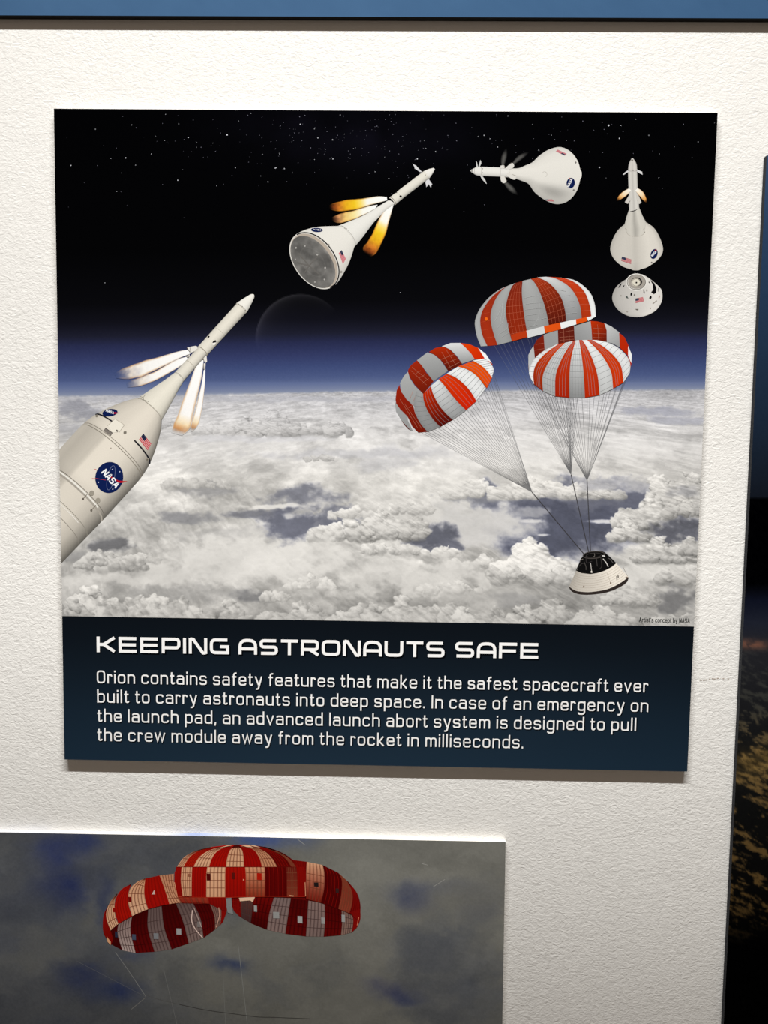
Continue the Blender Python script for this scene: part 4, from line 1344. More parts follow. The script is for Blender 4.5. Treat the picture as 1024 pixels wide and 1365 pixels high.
fan('suspension_lines', chT, ct([(190, 560), (330, 542), (450, 510), (580, 480), (700, 450), (790, 700), (850, 640)]), 25, AT, (60, 60, 62), layer=2.4, seed=3)
riser(chT, AT, (785.2, 738))

# the left canopy, seen from above
cl = lambda q: T(q, 520, 450, 6.827)
k = Ink(PANEL_FRONT, LAY + 1)
DR, MR = (96, 20, 8), (150, 36, 14)
for q, c0, c1 in [
    ([(105, 755), (160, 795), (192, 846), (165, 832), (130, 795)], (92, 24, 14), (92, 24, 14)),
    ([(45, 600), (52, 588), (90, 650), (160, 720), (162, 755), (208, 848), (185, 842), (105, 755), (55, 672)], (160, 160, 158), (146, 146, 144)),
    ([(50, 560), (60, 480), (85, 430), (100, 490), (150, 560), (212, 622), (228, 690), (280, 780), (342, 857), (258, 865), (200, 805), (160, 720), (90, 650), (54, 596)], (150, 34, 14), (112, 24, 10)),
    ([(90, 415), (125, 350), (162, 310), (180, 370), (225, 440), (297, 512), (245, 490), (216, 618), (150, 562), (104, 490)], (172, 172, 170), (150, 150, 148)),
    ([(165, 292), (190, 250), (245, 207), (285, 250), (330, 320), (397, 396), (302, 512), (225, 432), (180, 362), (164, 315)], (160, 40, 14), (108, 26, 12)),
    ([(245, 206), (340, 134), (400, 155), (460, 205), (527, 302), (395, 397), (330, 312), (285, 250)], (170, 170, 168), (136, 136, 135)),
    ([(355, 130), (410, 95), (480, 81), (540, 105), (600, 165), (657, 239), (530, 306), (480, 225), (420, 165)], (176, 44, 12), (84, 20, 10)),
    ([(470, 79), (550, 49), (640, 48), (695, 95), (742, 150), (774, 197), (655, 237), (610, 170), (550, 110), (500, 85)], (222, 222, 220), (146, 146, 145)),
    ([(800, 92), (870, 148), (928, 236), (900, 216), (862, 192), (830, 140)], (246, 246, 244), (240, 240, 238)),
    ([(640, 49), (720, 59), (802, 95), (862, 192), (770, 197), (740, 150), (690, 95)], (226, 70, 8), (206, 44, 8))]:
    shade_poly(k, cl(q), c0, c1)
k.sub += 1
for q in [[(190, 300), (330, 430)], [(200, 270), (350, 390)], [(230, 330), (280, 300)], [(260, 370), (320, 335)], [(290, 420), (350, 370)], [(460, 200), (590, 150)], [(490, 240), (620, 190)], [(520, 280), (640, 220)], [(510, 110), (600, 250)], [(470, 130), (560, 290)],
          [(90, 560), (250, 820)], [(130, 600), (290, 830)], [(170, 640), (215, 610)], [(210, 480), (180, 560)], [(240, 500), (205, 600)]]:
    k.stroke(cl(q), 0.28, (190, 120, 96) if q[0][0] > 185 or q[0][1] > 540 else (196, 196, 194), same=False)
for L, R, c0, c1, red in [
    ([(242, 488), (222, 560), (220, 640), (245, 725), (290, 800), (342, 858)], [(302, 512), (306, 570), (336, 655), (390, 742), (457, 812)], (158, 158, 156), (136, 136, 135), 0),
    ([(300, 512), (306, 570), (336, 655), (390, 742), (455, 812)], [(371, 444), (395, 520), (450, 620), (510, 692), (572, 747)], (196, 46, 8), (84, 14, 8), 1),
    ([(370, 440), (395, 520), (450, 620), (510, 692), (570, 747)], [(442, 380), (490, 432), (550, 510), (620, 592), (692, 661)], (226, 226, 224), (150, 150, 149), 0),
    ([(441, 379), (490, 430), (550, 508), (620, 590), (690, 660)], [(517, 329), (590, 360), (670, 422), (732, 492), (787, 576)], (216, 58, 8), (206, 34, 6), 1),
    ([(515, 328), (590, 358), (670, 420), (732, 490), (785, 575)], [(616, 264), (700, 290), (790, 352), (872, 458)], (238, 238, 236), (228, 228, 226), 0),
    ([(614, 263), (700, 288), (790, 350), (880, 460)], [(756, 213), (830, 252), (892, 312), (927, 366)], (232, 84, 10), (226, 74, 12), 1),
    ([(752, 208), (822, 248), (882, 302), (926, 364)], [(862, 190), (902, 220), (942, 286), (930, 350)], (244, 244, 242), (240, 240, 238), 0)]:
    gore(k, cl(L), cl(R), c0, c1, 20, () if red else np.linspace(0.1, 0.95, 8), (120, 120, 120), 0.45, (-0.5, 0, 0.5) if red else ())
k.stroke(cl([(896, 214), (930, 245)]), 0.9, (206, 70, 20))
chL = k.build('left_parachute_illustration', info)
tag(chL, 'printed orange red and grey parachute, the leftmost one')
fan('suspension_lines', chL, cl([(280, 862), (345, 857), (458, 811), (571, 746), (691, 660), (786, 575), (879, 459), (926, 365), (940, 300)]), 30, AL, (70, 70, 72), w=0.5, jit=0.12, layer=2.4, seed=5)
riser(chL, AL, (778.5, 738.5))

# the right canopy
cr_ = lambda q: T(q, 695, 420, 6.4)
k = Ink(PANEL_FRONT, LAY + 3)
for q, c0, c1 in [
    ([(58, 420), (70, 430), (74, 510), (62, 470)], (110, 24, 10), (110, 24, 10)),
    ([(60, 425), (60, 340), (78, 300), (105, 262), (116, 368), (80, 430), (66, 500)], (180, 180, 178), (190, 190, 188)),
    ([(104, 264), (130, 214), (192, 166), (201, 297), (115, 368)], (130, 36, 18), (110, 30, 18)),
    ([(190, 168), (312, 122), (317, 246), (260, 266), (199, 299)], (156, 156, 155), (150, 150, 149)),
    ([(311, 123), (450, 92), (456, 214), (370, 236), (315, 247)], (92, 28, 18), (104, 32, 22)),
    ([(449, 94), (592, 50), (607, 214), (455, 217)], (172, 172, 171), (142, 142, 141)),
    ([(590, 50), (650, 54), (712, 70), (728, 130), (731, 230), (604, 214), (598, 120)], (196, 52, 12), (96, 26, 14)),
    ([(708, 68), (770, 98), (837, 148), (842, 277), (780, 242), (729, 230), (728, 130)], (206, 206, 204), (150, 150, 149)),
    ([(834, 150), (880, 188), (916, 264), (911, 348), (840, 277)], (186, 44, 12), (180, 38, 10)),
    ([(911, 262), (943, 340), (938, 410), (911, 348)], (240, 240, 238), (236, 236, 234)),
    ([(905, 340), (940, 412), (930, 450), (912, 380)], (176, 40, 10), (176, 40, 10))]:
    shade_poly(k, cr_(q), c0, c1)
k.sub += 1
for q in [[(120, 250), (190, 240)], [(115, 300), (195, 285)], [(330, 150), (445, 130)], [(325, 190), (450, 180)], [(330, 215), (450, 205)], [(360, 120), (365, 235)], [(405, 110), (410, 222)], [(610, 110), (720, 120)], [(610, 155), (725, 160)], [(610, 190), (725, 195)], [(650, 80), (660, 215)]]:
    k.stroke(cr_(q), 0.28, (190, 116, 92), same=False)
CB = [[(298, 250), (195, 302), (116, 368), (76, 440), (64, 490), (80, 540), (106, 586)],
      [(316, 246), (200, 332), (126, 420), (102, 505), (108, 590)],
      [(372, 236), (282, 330), (212, 440), (180, 535), (184, 648)],
      [(442, 220), (390, 292), (332, 400), (292, 520), (288, 692)],
      [(464, 216), (440, 300), (420, 400), (411, 520), (411, 704)],
      [(492, 213), (502, 270), (517, 370), (531, 500), (543, 704)],
      [(520, 213), (562, 280), (612, 390), (651, 520), (668, 682)],
      [(562, 212), (642, 290), (712, 380), (767, 490), (783, 626)],
      [(602, 212), (702, 270), (792, 350), (852, 440), (871, 574)],
      [(642, 213), (742, 235), (842, 290), (912, 368), (930, 430), (924, 494)]]
CC = [((226, 226, 224), (236, 236, 234)), ((222, 74, 20), (150, 40, 12)), ((220, 220, 218), (168, 168, 167)), ((206, 66, 22), (168, 34, 10)), ((240, 240, 238), (140, 140, 139)),
      ((208, 70, 30), (186, 42, 10)), ((244, 244, 242), (196, 196, 194)), ((212, 70, 24), (206, 52, 8)), ((246, 246, 244), (222, 222, 220))]
for i, (c0, c1) in enumerate(CC):
    red = i % 2 == 1
    gore(k, cr_(CB[i]), cr_(CB[i + 1]), c0, c1, 24, () if red else np.linspace(0.15, 0.95, 9), (130, 130, 128), 0.4, (-0.4, 0, 0.4) if red else ((-0.6, -0.2, 0.2, 0.6) if i in (2, 4) else ()))
chR = k.build('right_parachute_illustration', info)
tag(chR, 'printed orange red and white parachute, the rightmost one')
fan('suspension_lines', chR, cr_([(106, 590), (184, 648), (288, 692), (411, 704), (543, 704), (668, 682), (783, 628), (871, 576), (924, 494)]), 26, AR, (66, 66, 68), layer=2.6, seed=7)
riser(chR, AR, (787.3, 736.5))

# capsule on the lines
cc = lambda q: T(q, 740, 720, 8.533)
k = Ink(PANEL_FRONT, LAY + 2)
topA = cc([(240, 345), (300, 372), (400, 384), (480, 372), (560, 347), (640, 305), (695, 263)])
botA = cc([(160, 528), (228, 574), (330, 590), (430, 588), (600, 556), (740, 488), (833, 420)])
k.poly(np.vstack([spline(cc([(160, 520), (164, 550), (205, 592), (300, 618), (430, 617), (600, 590), (740, 532), (815, 478), (836, 432)]), 40), spline(botA, 30)[::-1]]), (48, 40, 37))
k.loft(topA, botA, 30, 13, lambda t, s: np.array([226, 216, 202.]) * np.interp(t, [0, .15, .5, .8, 1], [.74, .84, .93, 1.04, 1.02])[..., None], smooth=True)
k.sub += 1
for s in np.linspace(-0.7, 0.8, 7):
    k.stroke(k.at(np.linspace(0.01, 0.99, 24), np.full(24, s)), 0.28, (160, 148, 132), same=True)
for q in [[(330, 480), (326, 530)], [(590, 375), (632, 485)], [(770, 300), (826, 412)]]:
    k.stroke(cc(q), 0.35, (150, 136, 120))
for x, y in [(326, 530), (632, 487), (818, 426)]:
    p = cc([(x, y)])[0]; k.ellipse(p[0], p[1], 1.1, 1.2, 0, (112, 92, 76), 10)
for q in [[(695, 410), (712, 400), (708, 450), (698, 455)], [(714, 398), (722, 404), (724, 430), (714, 424)]]:
    k.poly(cc(q), (74, 66, 58))
k.poly(spline(cc([(238, 346), (250, 310), (268, 272), (290, 215), (318, 178), (350, 150), (430, 126), (510, 120), (560, 134), (620, 188), (660, 225), (697, 262), (640, 308), (560, 349), (480, 374), (400, 386), (300, 374)]), 60, False), (16, 15, 15))
k.ring(*cc([(440, 168)])[0], 14.4, 4.7, -4, 0.9, (74, 68, 64))
k.ring(*cc([(440, 172)])[0], 10.0, 3.0, -4, 0.7, (56, 52, 50))
for q, c, w in [([(545, 212), (580, 255), (604, 302)], (214, 208, 200), 1.0), ([(538, 178), (568, 182)], (226, 222, 216), 1.3), ([(404, 262), (412, 330), (420, 372)], (196, 190, 182), 0.8), ([(318, 215), (296, 226), (290, 250)], (120, 112, 104), 0.8),
                ([(330, 250), (350, 300), (352, 340)], (70, 66, 62), 0.9), ([(270, 300), (300, 270), (330, 262)], (58, 54, 52), 0.8), ([(470, 210), (480, 300)], (64, 60, 58), 0.9), ([(600, 205), (622, 214), (660, 260)], (84, 80, 78), 0.8),
                ([(350, 180), (360, 260), (420, 240)], (52, 48, 48), 0.8), ([(520, 200), (530, 300), (500, 330)], (54, 50, 48), 0.8), ([(250, 340), (262, 312)], (120, 114, 106), 0.6), ([(446, 150), (450, 180), (430, 190)], (110, 104, 98), 0.6)]:
    k.stroke(spline(cc(q), 8), w, c)
p = cc([(414, 360)])[0]; k.ellipse(p[0], p[1], 1.1, 1.3, 0, (226, 218, 206), 10)
capb = k.build('descending_capsule_illustration', info)
tag(capb, 'printed cream capsule with blackened top hanging on lines')


def project(w):
    c = (np.asarray(w, float) - CAM) @ MCW.T
    return np.column_stack([c[:, 0] / c[:, 2] * FOC + 512, c[:, 1] / c[:, 2] * FOC + 682.5])


# ================================================================== blue panel above
TF = -0.0098
p0, p1 = on_plane([(0, 20.2), (1024, 24.4)], TF)
dx = (p1 - p0) / (p1[0] - p0[0])
q0, q1 = p0 + dx * (-0.9 - p0[0]), p0 + dx * (1.9 - p0[0])
upw = np.array([-dx[2], 0, dx[0]])
quad = np.array([q0 + upw * 0.55, q1 + upw * 0.55, q1, q0])[:, [0, 2]]
top_panel = root('blue_panel', (float(quad[:, 0].mean()), TF, float(quad[2:, 1].mean())))
tag(top_panel, 'wide plain blue panel with black lower edge along the top of the wall', 'display panel')
box_mesh('board', quad, TF, -0.0002, [BLACK_EDGE], top_panel)
fq = project(np.array([[x, TF, z] for x, z in quad]))
X, Y = print_grid(fq, 220, 60)
tone = fbm(X / 60, Y / 40, 61, 4) * 7 + fbm(X / 6, Y / 5, 62, 3) * 4
C = np.array([75, 109, 146.]) + tone[..., None] * np.array([0.8, 1, 1.1]) + np.interp(X, [0, 400, 1024], [2, 3, -5])[..., None]
print_mesh('printed_face', X, Y, C, top_panel, TF, 1, INK_PHOTO, 1.42)

# ================================================================== poster at the right border
RF = -0.0090
e = on_plane([(1022.6, 207), (1000.0, 650), (982.6, 1000), (965.2, 1365)], RF)
xl = np.polyfit(e[:, 2], e[:, 0], 1)
ztop, zbot = e[0, 2], e[3, 2] - 0.42
quad = np.array([[np.polyval(xl, ztop), ztop], [np.polyval(xl, ztop) + 1.0, ztop], [np.polyval(xl, zbot) + 1.0, zbot], [np.polyval(xl, zbot), zbot]])
space = root('space_poster', (float(quad[:, 0].mean()), RF, float(zbot)))
tag(space, 'dark poster of space over a golden clouded planet, cut off by the right border', 'poster')
SIDE = flat_mat('dark_blue_edge', (19, 22, 29), 0.5, 0.15, 0.1, 40)
box_mesh('board', quad, RF, -0.0002, [SIDE], space)
fq = project(np.array([[x, RF, z] for x, z in quad]))
X, Y = print_grid(fq, 520, 760)
sx = X + (Y - 207) * 0.0488                       # measure across the poster
C = np.stack([np.interp(Y, [200, 300, 450, 560, 640, 663, 664.5, 778, 800, 830, 860, 1000, 1200, 1260, 1800],
                        v) for v in ([54, 44, 34, 27, 21, 18, 1, 1, 14, 30, 36, 22, 10, 2, 1], [76, 64, 50, 39, 27, 22, 1, 1, 17, 33, 36, 22, 9, 2, 1], [106, 92, 72, 55, 37, 30, 2, 2, 30, 44, 40, 22, 8, 2, 1])], -1)
rx, ry = (sx - 1020) * 0.92 + (Y - 900) * 0.38, (Y - 900) * 0.92 - (sx - 1020) * 0.38
wq1 = fbm(rx / 30, ry / 14, 71, 4)
g1 = fbm(rx / 26 + wq1 * 2, ry / 8, 72, 5, 0.6)
g2 = fbm(rx / 9 + wq1 * 2, ry / 4.5, 73, 5, 0.6)
env = np.interp(Y, [840, 880, 950, 1000, 1040, 1120, 1200, 1235, 1260], [0, .4, .5, .8, .7, .6, .55, .25, 0])
gold = np.clip(sstep(0.0, 0.26, g1 + g2 * 0.55) * env, 0, 1)
gcol = np.stack([np.interp(Y, [860, 940, 1000, 1240], v) for v in ([66, 84, 138, 160], [66, 82, 109, 118], [62, 70, 64, 58])], -1)
C = C * (1 - gold[..., None]) + gcol * gold[..., None]
big_gold = np.exp(-((Y - 1022 + (sx - 1020) * 0.1) / 19) ** 2) * np.clip(0.75 + g1 * 2.2, 0, 1)
C = C * (1 - big_gold[..., None] * 0.8) + np.array([148, 118, 66.]) * (0.7 + g2[..., None]) * big_gold[..., None] * 0.8
rust = np.exp(-((Y - 858 - (sx - 1018) * 0.05) / 6) ** 2) * sstep(1003, 1012, sx) * sstep(1070, 1040, sx) * np.clip(0.9 + g2 * 2, 0, 1)
C = C * (1 - rust[..., None] * 0.8) + np.array([126, 82, 64.]) * rust[..., None] * 0.8
C = C + (fbm(X / 3, Y / 3, 74, 2) * 3)[..., None]
print_mesh('printed_face', X, Y, C, space, RF, 1, INK_PHOTO, 1.10)

# ================================================================== photograph below
PF_ = -0.0090
tr, tl, brr = on_plane([(674.0, 1122.3), (0, 1109.5), (669.6, 1365)], PF_)
dt = (tl - tr) / np.linalg.norm(tl - tr); dr = (brr - tr) / np.linalg.norm(brr - tr)
tl = tr + dt * 0.92; brr = tr + dr * 0.62; bl = tl + dr * 0.62
quad = np.array([tl, tr, brr, bl])[:, [0, 2]]
photo = root('parachute_photo', (float(quad[:, 0].mean()), PF_, float(quad[2:, 1].mean())))
tag(photo, 'photo panel of three red and white parachutes in a cloudy grey sky, lower left', 'photo panel')
box_mesh('board', quad, PF_, -0.0002, [WHITE_CORE], photo)
# blue ink bled over the white top edge
n_ = 40
xt = np.linspace(0, 1, n_)[:, None]
ea, eb = on_plane([(-60, 1108.4)], PF_)[0], on_plane([(360, 1116.3)], PF_)[0]
ev = np.vstack([ea + (eb - ea) * xt + [0, 0.0004, 0.0002], ea + (eb - ea) * xt + [0, 0.0084, 0.0002]]) - np.array(photo.location)
me = bpy.data.meshes.new('edge_tint')
me.from_pydata(ev.tolist(), [], [(i, i + 1, n_ + i + 1, n_ + i) for i in range(n_ - 1)])
tint = np.clip(0.5 + fbm(xt[:, 0] * 9, xt[:, 0] * 0, 91, 4) * 1.8, 0, 1) * np.interp(xt[:, 0], [0, .1, .85, 1], [.1, .6, .8, 0])
ecol = np.ones((2 * n_, 4), np.float32)
ecol[:, :3] = np.tile(lin(np.array([226, 224, 220.])) * (1 - tint[:, None]) + lin(np.array([112, 134, 184.])) * tint[:, None], (2, 1))
me.color_attributes.new('ink', 'FLOAT_COLOR', 'POINT').data.foreach_set('color', ecol.ravel())
me.materials.append(INK_PHOTO)
tag(link(bpy.data.objects.new('edge_tint', me), photo), 'blue tinted stretch of the white top edge')
fq = project(np.array([[x, PF_, z] for x, z in quad]))
X, Y = print_grid(fq, 720, 480)
wx, wy = fbm(X / 50, Y / 38, 81, 5, .6) * 80, fbm(X / 50, Y / 38, 82, 5, .6) * 60
cl1 = fbm((X + wx) / 150, (Y + wy) / 90, 83, 5)
cl2 = fbm((X + wx) / 40, (Y + wy) / 26, 84, 5)
base = np.interp(X, [-200, 0, 120, 300, 480, 674], [68, 72, 74, 84, 95, 94]) + np.interp(Y, [1100, 1160, 1260, 1365], [-6, 0, 2, -3])
LUMP = base + cl1 * 40 + cl2 * 14
C = LUMP[..., None] * np.array([1.0, 0.985, 0.92])
cool = np.clip(np.interp(X, [0, 200, 420], [0.7, 0.45, 0]) - cl1 * 1.5, 0, 1)[..., None]
C = C * (1 - cool) + C * np.array([0.88, 0.93, 1.10]) * cool
for x, y, rx_, ry_, a, rgb in [(82, 1134, 24, 24, .85, (40, 46, 76)), (116, 1122, 20, 13, .9, (34, 42, 76)), (60, 1130, 22, 14, .3, (46, 52, 76)), (90, 1186, 24, 22, .9, (34, 40, 70)), (62, 1184, 22, 14, .45, (46, 50, 70)),
                              (140, 1206, 9, 34, .6, (38, 44, 70)), (113, 1300, 24, 15, .9, (34, 40, 68)), (150, 1322, 28, 13, .85, (32, 40, 72)), (100, 1290, 26, 14, .4, (46, 50, 68)), (308, 1285, 24, 9, .75, (42, 50, 76)),
                              (180, 1276, 24, 8, .5, (48, 54, 76)), (346, 1117, 42, 10, .85, (52, 68, 116)), (400, 1124, 26, 10, .5, (62, 72, 100)), (250, 1116, 40, 6, .3, (60, 68, 92)), (546, 1193, 24, 13, .8, (54, 58, 78)), (556, 1204, 22, 10, .5, (62, 64, 80)), (596, 1184, 44, 9, .4, (72, 74, 84)),
                              (524, 1320, 24, 11, .8, (54, 56, 76)), (540, 1330, 18, 9, .7, (50, 54, 76)), (505, 1312, 22, 7, .5, (66, 66, 80)), (640, 1206, 30, 20, .2, (70, 70, 78)), (40, 1260, 50, 12, .3, (56, 58, 66)), (20, 1210, 20, 40, .25, (56, 58, 66))]:
    d = np.hypot((X + wx * .35 - x) / rx_, (Y + wy * .35 - y) / ry_)
    w_ = (np.exp(-d ** 2.2 * 0.8) * a * 0.92 * np.clip(0.9 + cl2 * 1.2, 0, 1.2)).clip(0, 1)[..., None]
    C = C * (1 - w_) + np.array(rgb, float) * w_
C = C + (fbm(X / 2.0, Y / 2.0, 86, 2) * 7)[..., None]
PHOTOC = C
print_mesh('printed_face', X, Y, C, photo, PF_, 1, INK_PHOTO, 0.60)

TAN, RED, DRED = (204, 160, 124), (150, 12, 6), (84, 8, 6)
DIM = np.array([0.86, 0.81, 0.79])


def ribbed(k, L, R, c0, c1, n=18, ribs=(-0.6, -0.2, 0.2, 0.6), rows=(), kind='tan'):
    """gore of the photographed canopies with its seams"""
    c0, c1 = np.asarray(c0) * DIM, np.asarray(c1) * DIM
    k.loft(L, R, n, 25, lambda t, s: mixc(c0, c1, t) * (1 + 0.10 * np.cos(s * np.pi * 5))[..., None] if kind != 'red' else mixc(c0, c1, t) * (1 + 0.07 * np.cos(s * np.pi * 6))[..., None])
    lc = {'tan': (104, 52, 34), 'red': (112, 10, 6), 'in': (64, 46, 44), 'dred': (52, 4, 4)}[kind]
    k.sub += 1
    for s in ribs:
        k.stroke(k.at(np.linspace(0.01, 0.99, 14), np.full(14, s)), 0.6, lc, same=True)
    k.sub += 1
    for t in rows:
        k.stroke(k.at(np.full(10, t), np.linspace(-0.96, 0.96, 10)), 0.75, lc, same=True)


def holes(k, f, items):
    k.sub += 1
    for (x0, y0, x1, y1), c in items:
        k.poly(f([(x0, y0), (x1, y0 + 2), (x1 + 1, y1), (x0 + 1, y1 - 2)]), np.asarray(c) * 0.86, same=True)


# left canopy
f5 = lambda q: T(q, 130, 1115, 5.689)
k = Ink(PF_, 3)
inner = [(42, 690), (60, 760), (105, 820), (188, 864), (300, 884), (430, 876), (560, 857), (692, 812), (805, 770), (895, 705), (955, 645), (982, 560), (975, 470), (860, 470), (700, 480), (480, 520), (260, 600), (100, 700)]
k.poly(f5(inner), DRED)
for L, R, c0, c1, kd in [
    ([(60, 740), (90, 790), (108, 822)], [(158, 660), (155, 740), (186, 863)], (70, 6, 6), (60, 6, 6), 'dred'),
    ([(158, 660), (152, 740), (188, 864)], [(262, 605), (250, 720), (288, 884)], (126, 110, 106), (176, 164, 160), 'in'),
    ([(262, 605), (250, 720), (288, 884)], [(384, 552), (382, 700), (432, 876)], (60, 4, 4), (92, 8, 8), 'dred'),
    ([(384, 552), (382, 700), (432, 876)], [(486, 530), (505, 690), (562, 857)], (98, 84, 82), (112, 98, 96), 'in'),
    ([(486, 530), (505, 690), (562, 857)], [(596, 510), (650, 650), (692, 812)], (58, 4, 4), (82, 6, 6), 'dred'),
    ([(596, 510), (650, 650), (692, 812)], [(722, 500), (780, 620), (805, 770)], (92, 76, 74), (122, 108, 104), 'in'),
    ([(722, 500), (780, 620), (805, 770)], [(850, 508), (888, 610), (893, 706)], (66, 5, 5), (84, 6, 6), 'dred'),
    ([(850, 508), (888, 610), (893, 706)], [(938, 520), (940, 600), (932, 672)], (112, 84, 76), (132, 104, 92), 'in'),
    ([(938, 500), (940, 600), (932, 672)], [(975, 470), (982, 560), (950, 652)], (124, 12, 8), (140, 16, 10), 'red')]:
    ribbed(k, f5(L), f5(R), c0, c1, rows=(0.3, 0.55, 0.8), kind=kd)
for L, R, c0, c1, kd, rows in [
    ([(84, 520), (52, 580), (40, 650), (48, 740), (104, 824)], [(84, 520), (66, 590), (70, 640), (98, 712), (120, 780)], (150, 14, 8), (112, 10, 6), 'red', ()),
    ([(150, 432), (95, 500), (66, 575), (72, 640), (100, 714)], [(152, 432), (130, 490), (130, 560), (138, 620), (158, 664)], (196, 150, 116), (214, 176, 140), 'tan', (.35, .8)),
    ([(252, 362), (185, 400), (140, 470), (130, 560), (158, 664)], [(255, 362), (236, 420), (232, 500), (246, 560), (262, 606)], (158, 14, 6), (164, 18, 8), 'red', ()),
    ([(360, 320), (300, 345), (246, 400), (232, 490), (262, 606)], [(364, 318), (355, 390), (356, 450), (368, 510), (384, 553)], (196, 148, 112), (214, 176, 142), 'tan', (.25, .5, .8)),
    ([(362, 320), (355, 390), (358, 460), (384, 553)], [(472, 296), (498, 370), (525, 450), (544, 512)], (146, 14, 6), (160, 14, 8), 'red', ()),
    ([(470, 297), (498, 370), (525, 450), (544, 512)], [(580, 284), (580, 350), (602, 440), (660, 504)], (180, 132, 100), (198, 150, 116), 'tan', (.2, .4, .6, .8)),
    ([(602, 450), (620, 480), (640, 506)], [(840, 460), (845, 490), (850, 512)], (150, 60, 40), (128, 34, 22), 'tan', ()),
    ([(840, 455), (842, 480), (848, 512)], [(972, 462), (980, 520), (970, 570)], (138, 14, 8), (120, 10, 8), 'red', ())]:
    ribbed(k, f5(L), f5(R), c0, c1, rows=rows, kind=kd)
k.stroke(spline(f5([(100, 714), (160, 664), (262, 606), (384, 553), (544, 514), (700, 500), (850, 512)]), 40), 0.5, (70, 10, 8))
holes(k, f5, [((598, 698, 634, 746), (158, 158, 156)), ((425, 734, 462, 780), (128, 128, 130)), ((262, 742, 290, 786), (70, 78, 96)), ((132, 722, 152, 766), (40, 46, 66)), ((756, 646, 786, 690), (126, 116, 112)),
              ((232, 458, 256, 498), (112, 10, 6)), ((118, 540, 134, 576), (140, 16, 10))])
k.poly(f5([(432, 404), (436, 440), (410, 440)]), (176, 150, 140))
k.stroke(spline(f5([(720, 560), (715, 640), (740, 700), (798, 770)]), 12), 1.2, (196, 170, 158)); k.stroke(spline(f5([(730, 540), (755, 600), (790, 690)]), 8), 0.7, (170, 146, 136))
k.stroke(spline(f5([(920, 540), (926, 600), (900, 690)]), 8), 0.8, (186, 140, 120)); k.poly(f5([(70, 760), (100, 800), (100, 824), (76, 800)]), (190, 140, 104))
k.build('left_canopy', photo, INK_PHOTO, g=0.62)

# right canopy
f6 = lambda q: T(q, 300, 1115, 5.389)
k = Ink(PF_, 3)
k.poly(f6([(46, 440), (50, 500), (64, 535), (100, 573), (190, 627), (300, 671), (440, 701), (580, 719), (712, 721), (835, 710), (910, 691), (945, 660), (975, 560), (900, 500), (600, 430)]), DRED)
for L, R, c0, c1, kd in [
    ([(50, 440), (52, 500), (66, 540)], [(112, 440), (112, 520), (116, 582)], (104, 8, 6), (120, 10, 8), 'red'),
    ([(112, 440), (112, 520), (116, 582)], [(202, 440), (196, 540), (186, 624)], (88, 56, 50), (66, 40, 40), 'in'),
    ([(202, 440), (196, 540), (186, 624)], [(350, 440), (315, 560), (302, 671)], (104, 8, 6), (64, 4, 4), 'dred'),
    ([(352, 440), (318, 560), (302, 671)], [(474, 444), (452, 580), (434, 700)], (118, 104, 102), (128, 112, 108), 'in'),
    ([(474, 444), (452, 580), (434, 700)], [(600, 462), (592, 590), (582, 719)], (70, 5, 5), (90, 7, 6), 'dred'),
    ([(600, 462), (592, 590), (582, 719)], [(718, 482), (720, 600), (710, 721)], (130, 112, 108), (118, 104, 100), 'in'),
    ([(718, 482), (720, 600), (710, 721)], [(838, 522), (842, 620), (834, 710)], (76, 5, 5), (92, 7, 6), 'dred'),
    ([(838, 530), (842, 620), (834, 710)], [(915, 566), (922, 610), (912, 690)], (122, 100, 92), (130, 108, 98), 'in')]:
    ribbed(k, f6(L), f6(R), c0, c1, rows=(0.25, 0.5, 0.75), kind=kd)
for L, R, c0, c1, kd, rows in [
    ([(492, 170), (520, 240), (560, 340), (580, 445)], [(588, 182), (585, 260), (582, 350), (580, 450)], (112, 8, 5), (92, 6, 5), 'red', ()),
    ([(588, 183), (584, 260), (582, 350), (582, 452)], [(702, 206), (714, 270), (712, 380), (690, 478)], (204, 160, 126), (112, 26, 16), 'tan', (.3, .48, .66)),
    ([(702, 206), (714, 270), (712, 380), (690, 478)], [(815, 262), (840, 320), (835, 420), (815, 522)], (78, 4, 4), (74, 4, 4), 'red', ()),
    ([(815, 262), (840, 320), (835, 420), (815, 522)], [(880, 322), (915, 400), (915, 480), (895, 552)], (118, 48, 32), (132, 60, 42), 'tan', (.3, .5, .7)),
    ([(880, 322), (915, 400), (915, 480), (895, 552)], [(880, 320), (945, 400), (972, 480), (972, 570)], (112, 8, 6), (100, 6, 5), 'red', ()),
    ([(900, 545), (920, 580), (922, 640), (908, 692)], [(972, 520), (974, 580), (965, 620), (945, 660)], (120, 10, 8), (130, 14, 10), 'red', ())]:
    ribbed(k, f6(L), f6(R), c0, c1, rows=rows, kind=kd)
holes(k, f6, [((208, 496, 230, 542), (158, 160, 156)), ((346, 542, 390, 590), (150, 148, 144)), ((522, 572, 556, 624), (166, 166, 162)), ((692, 582, 718, 630), (156, 152, 148)), ((838, 562, 862, 616), (156, 156, 152)), ((640, 330, 672, 362), (30, 24, 24)), ((796, 374, 818, 408), (52, 30, 28))])
k.poly(f6([(100, 442), (200, 436), (216, 436), (200, 472), (180, 460), (108, 466)]), (206, 166, 138))
k.poly(f6([(0, 446), (46, 442), (52, 520), (60, 560), (20, 548)]), (112, 112, 110))
k.stroke(spline(f6([(580, 450), (690, 478), (815, 522), (895, 556), (950, 600)]), 24), 0.5, (60, 6, 5))
k.stroke(f6([(962, 580), (950, 640)]), 0.8, (190, 110, 80))
k.build('right_canopy', photo, INK_PHOTO, g=0.62)

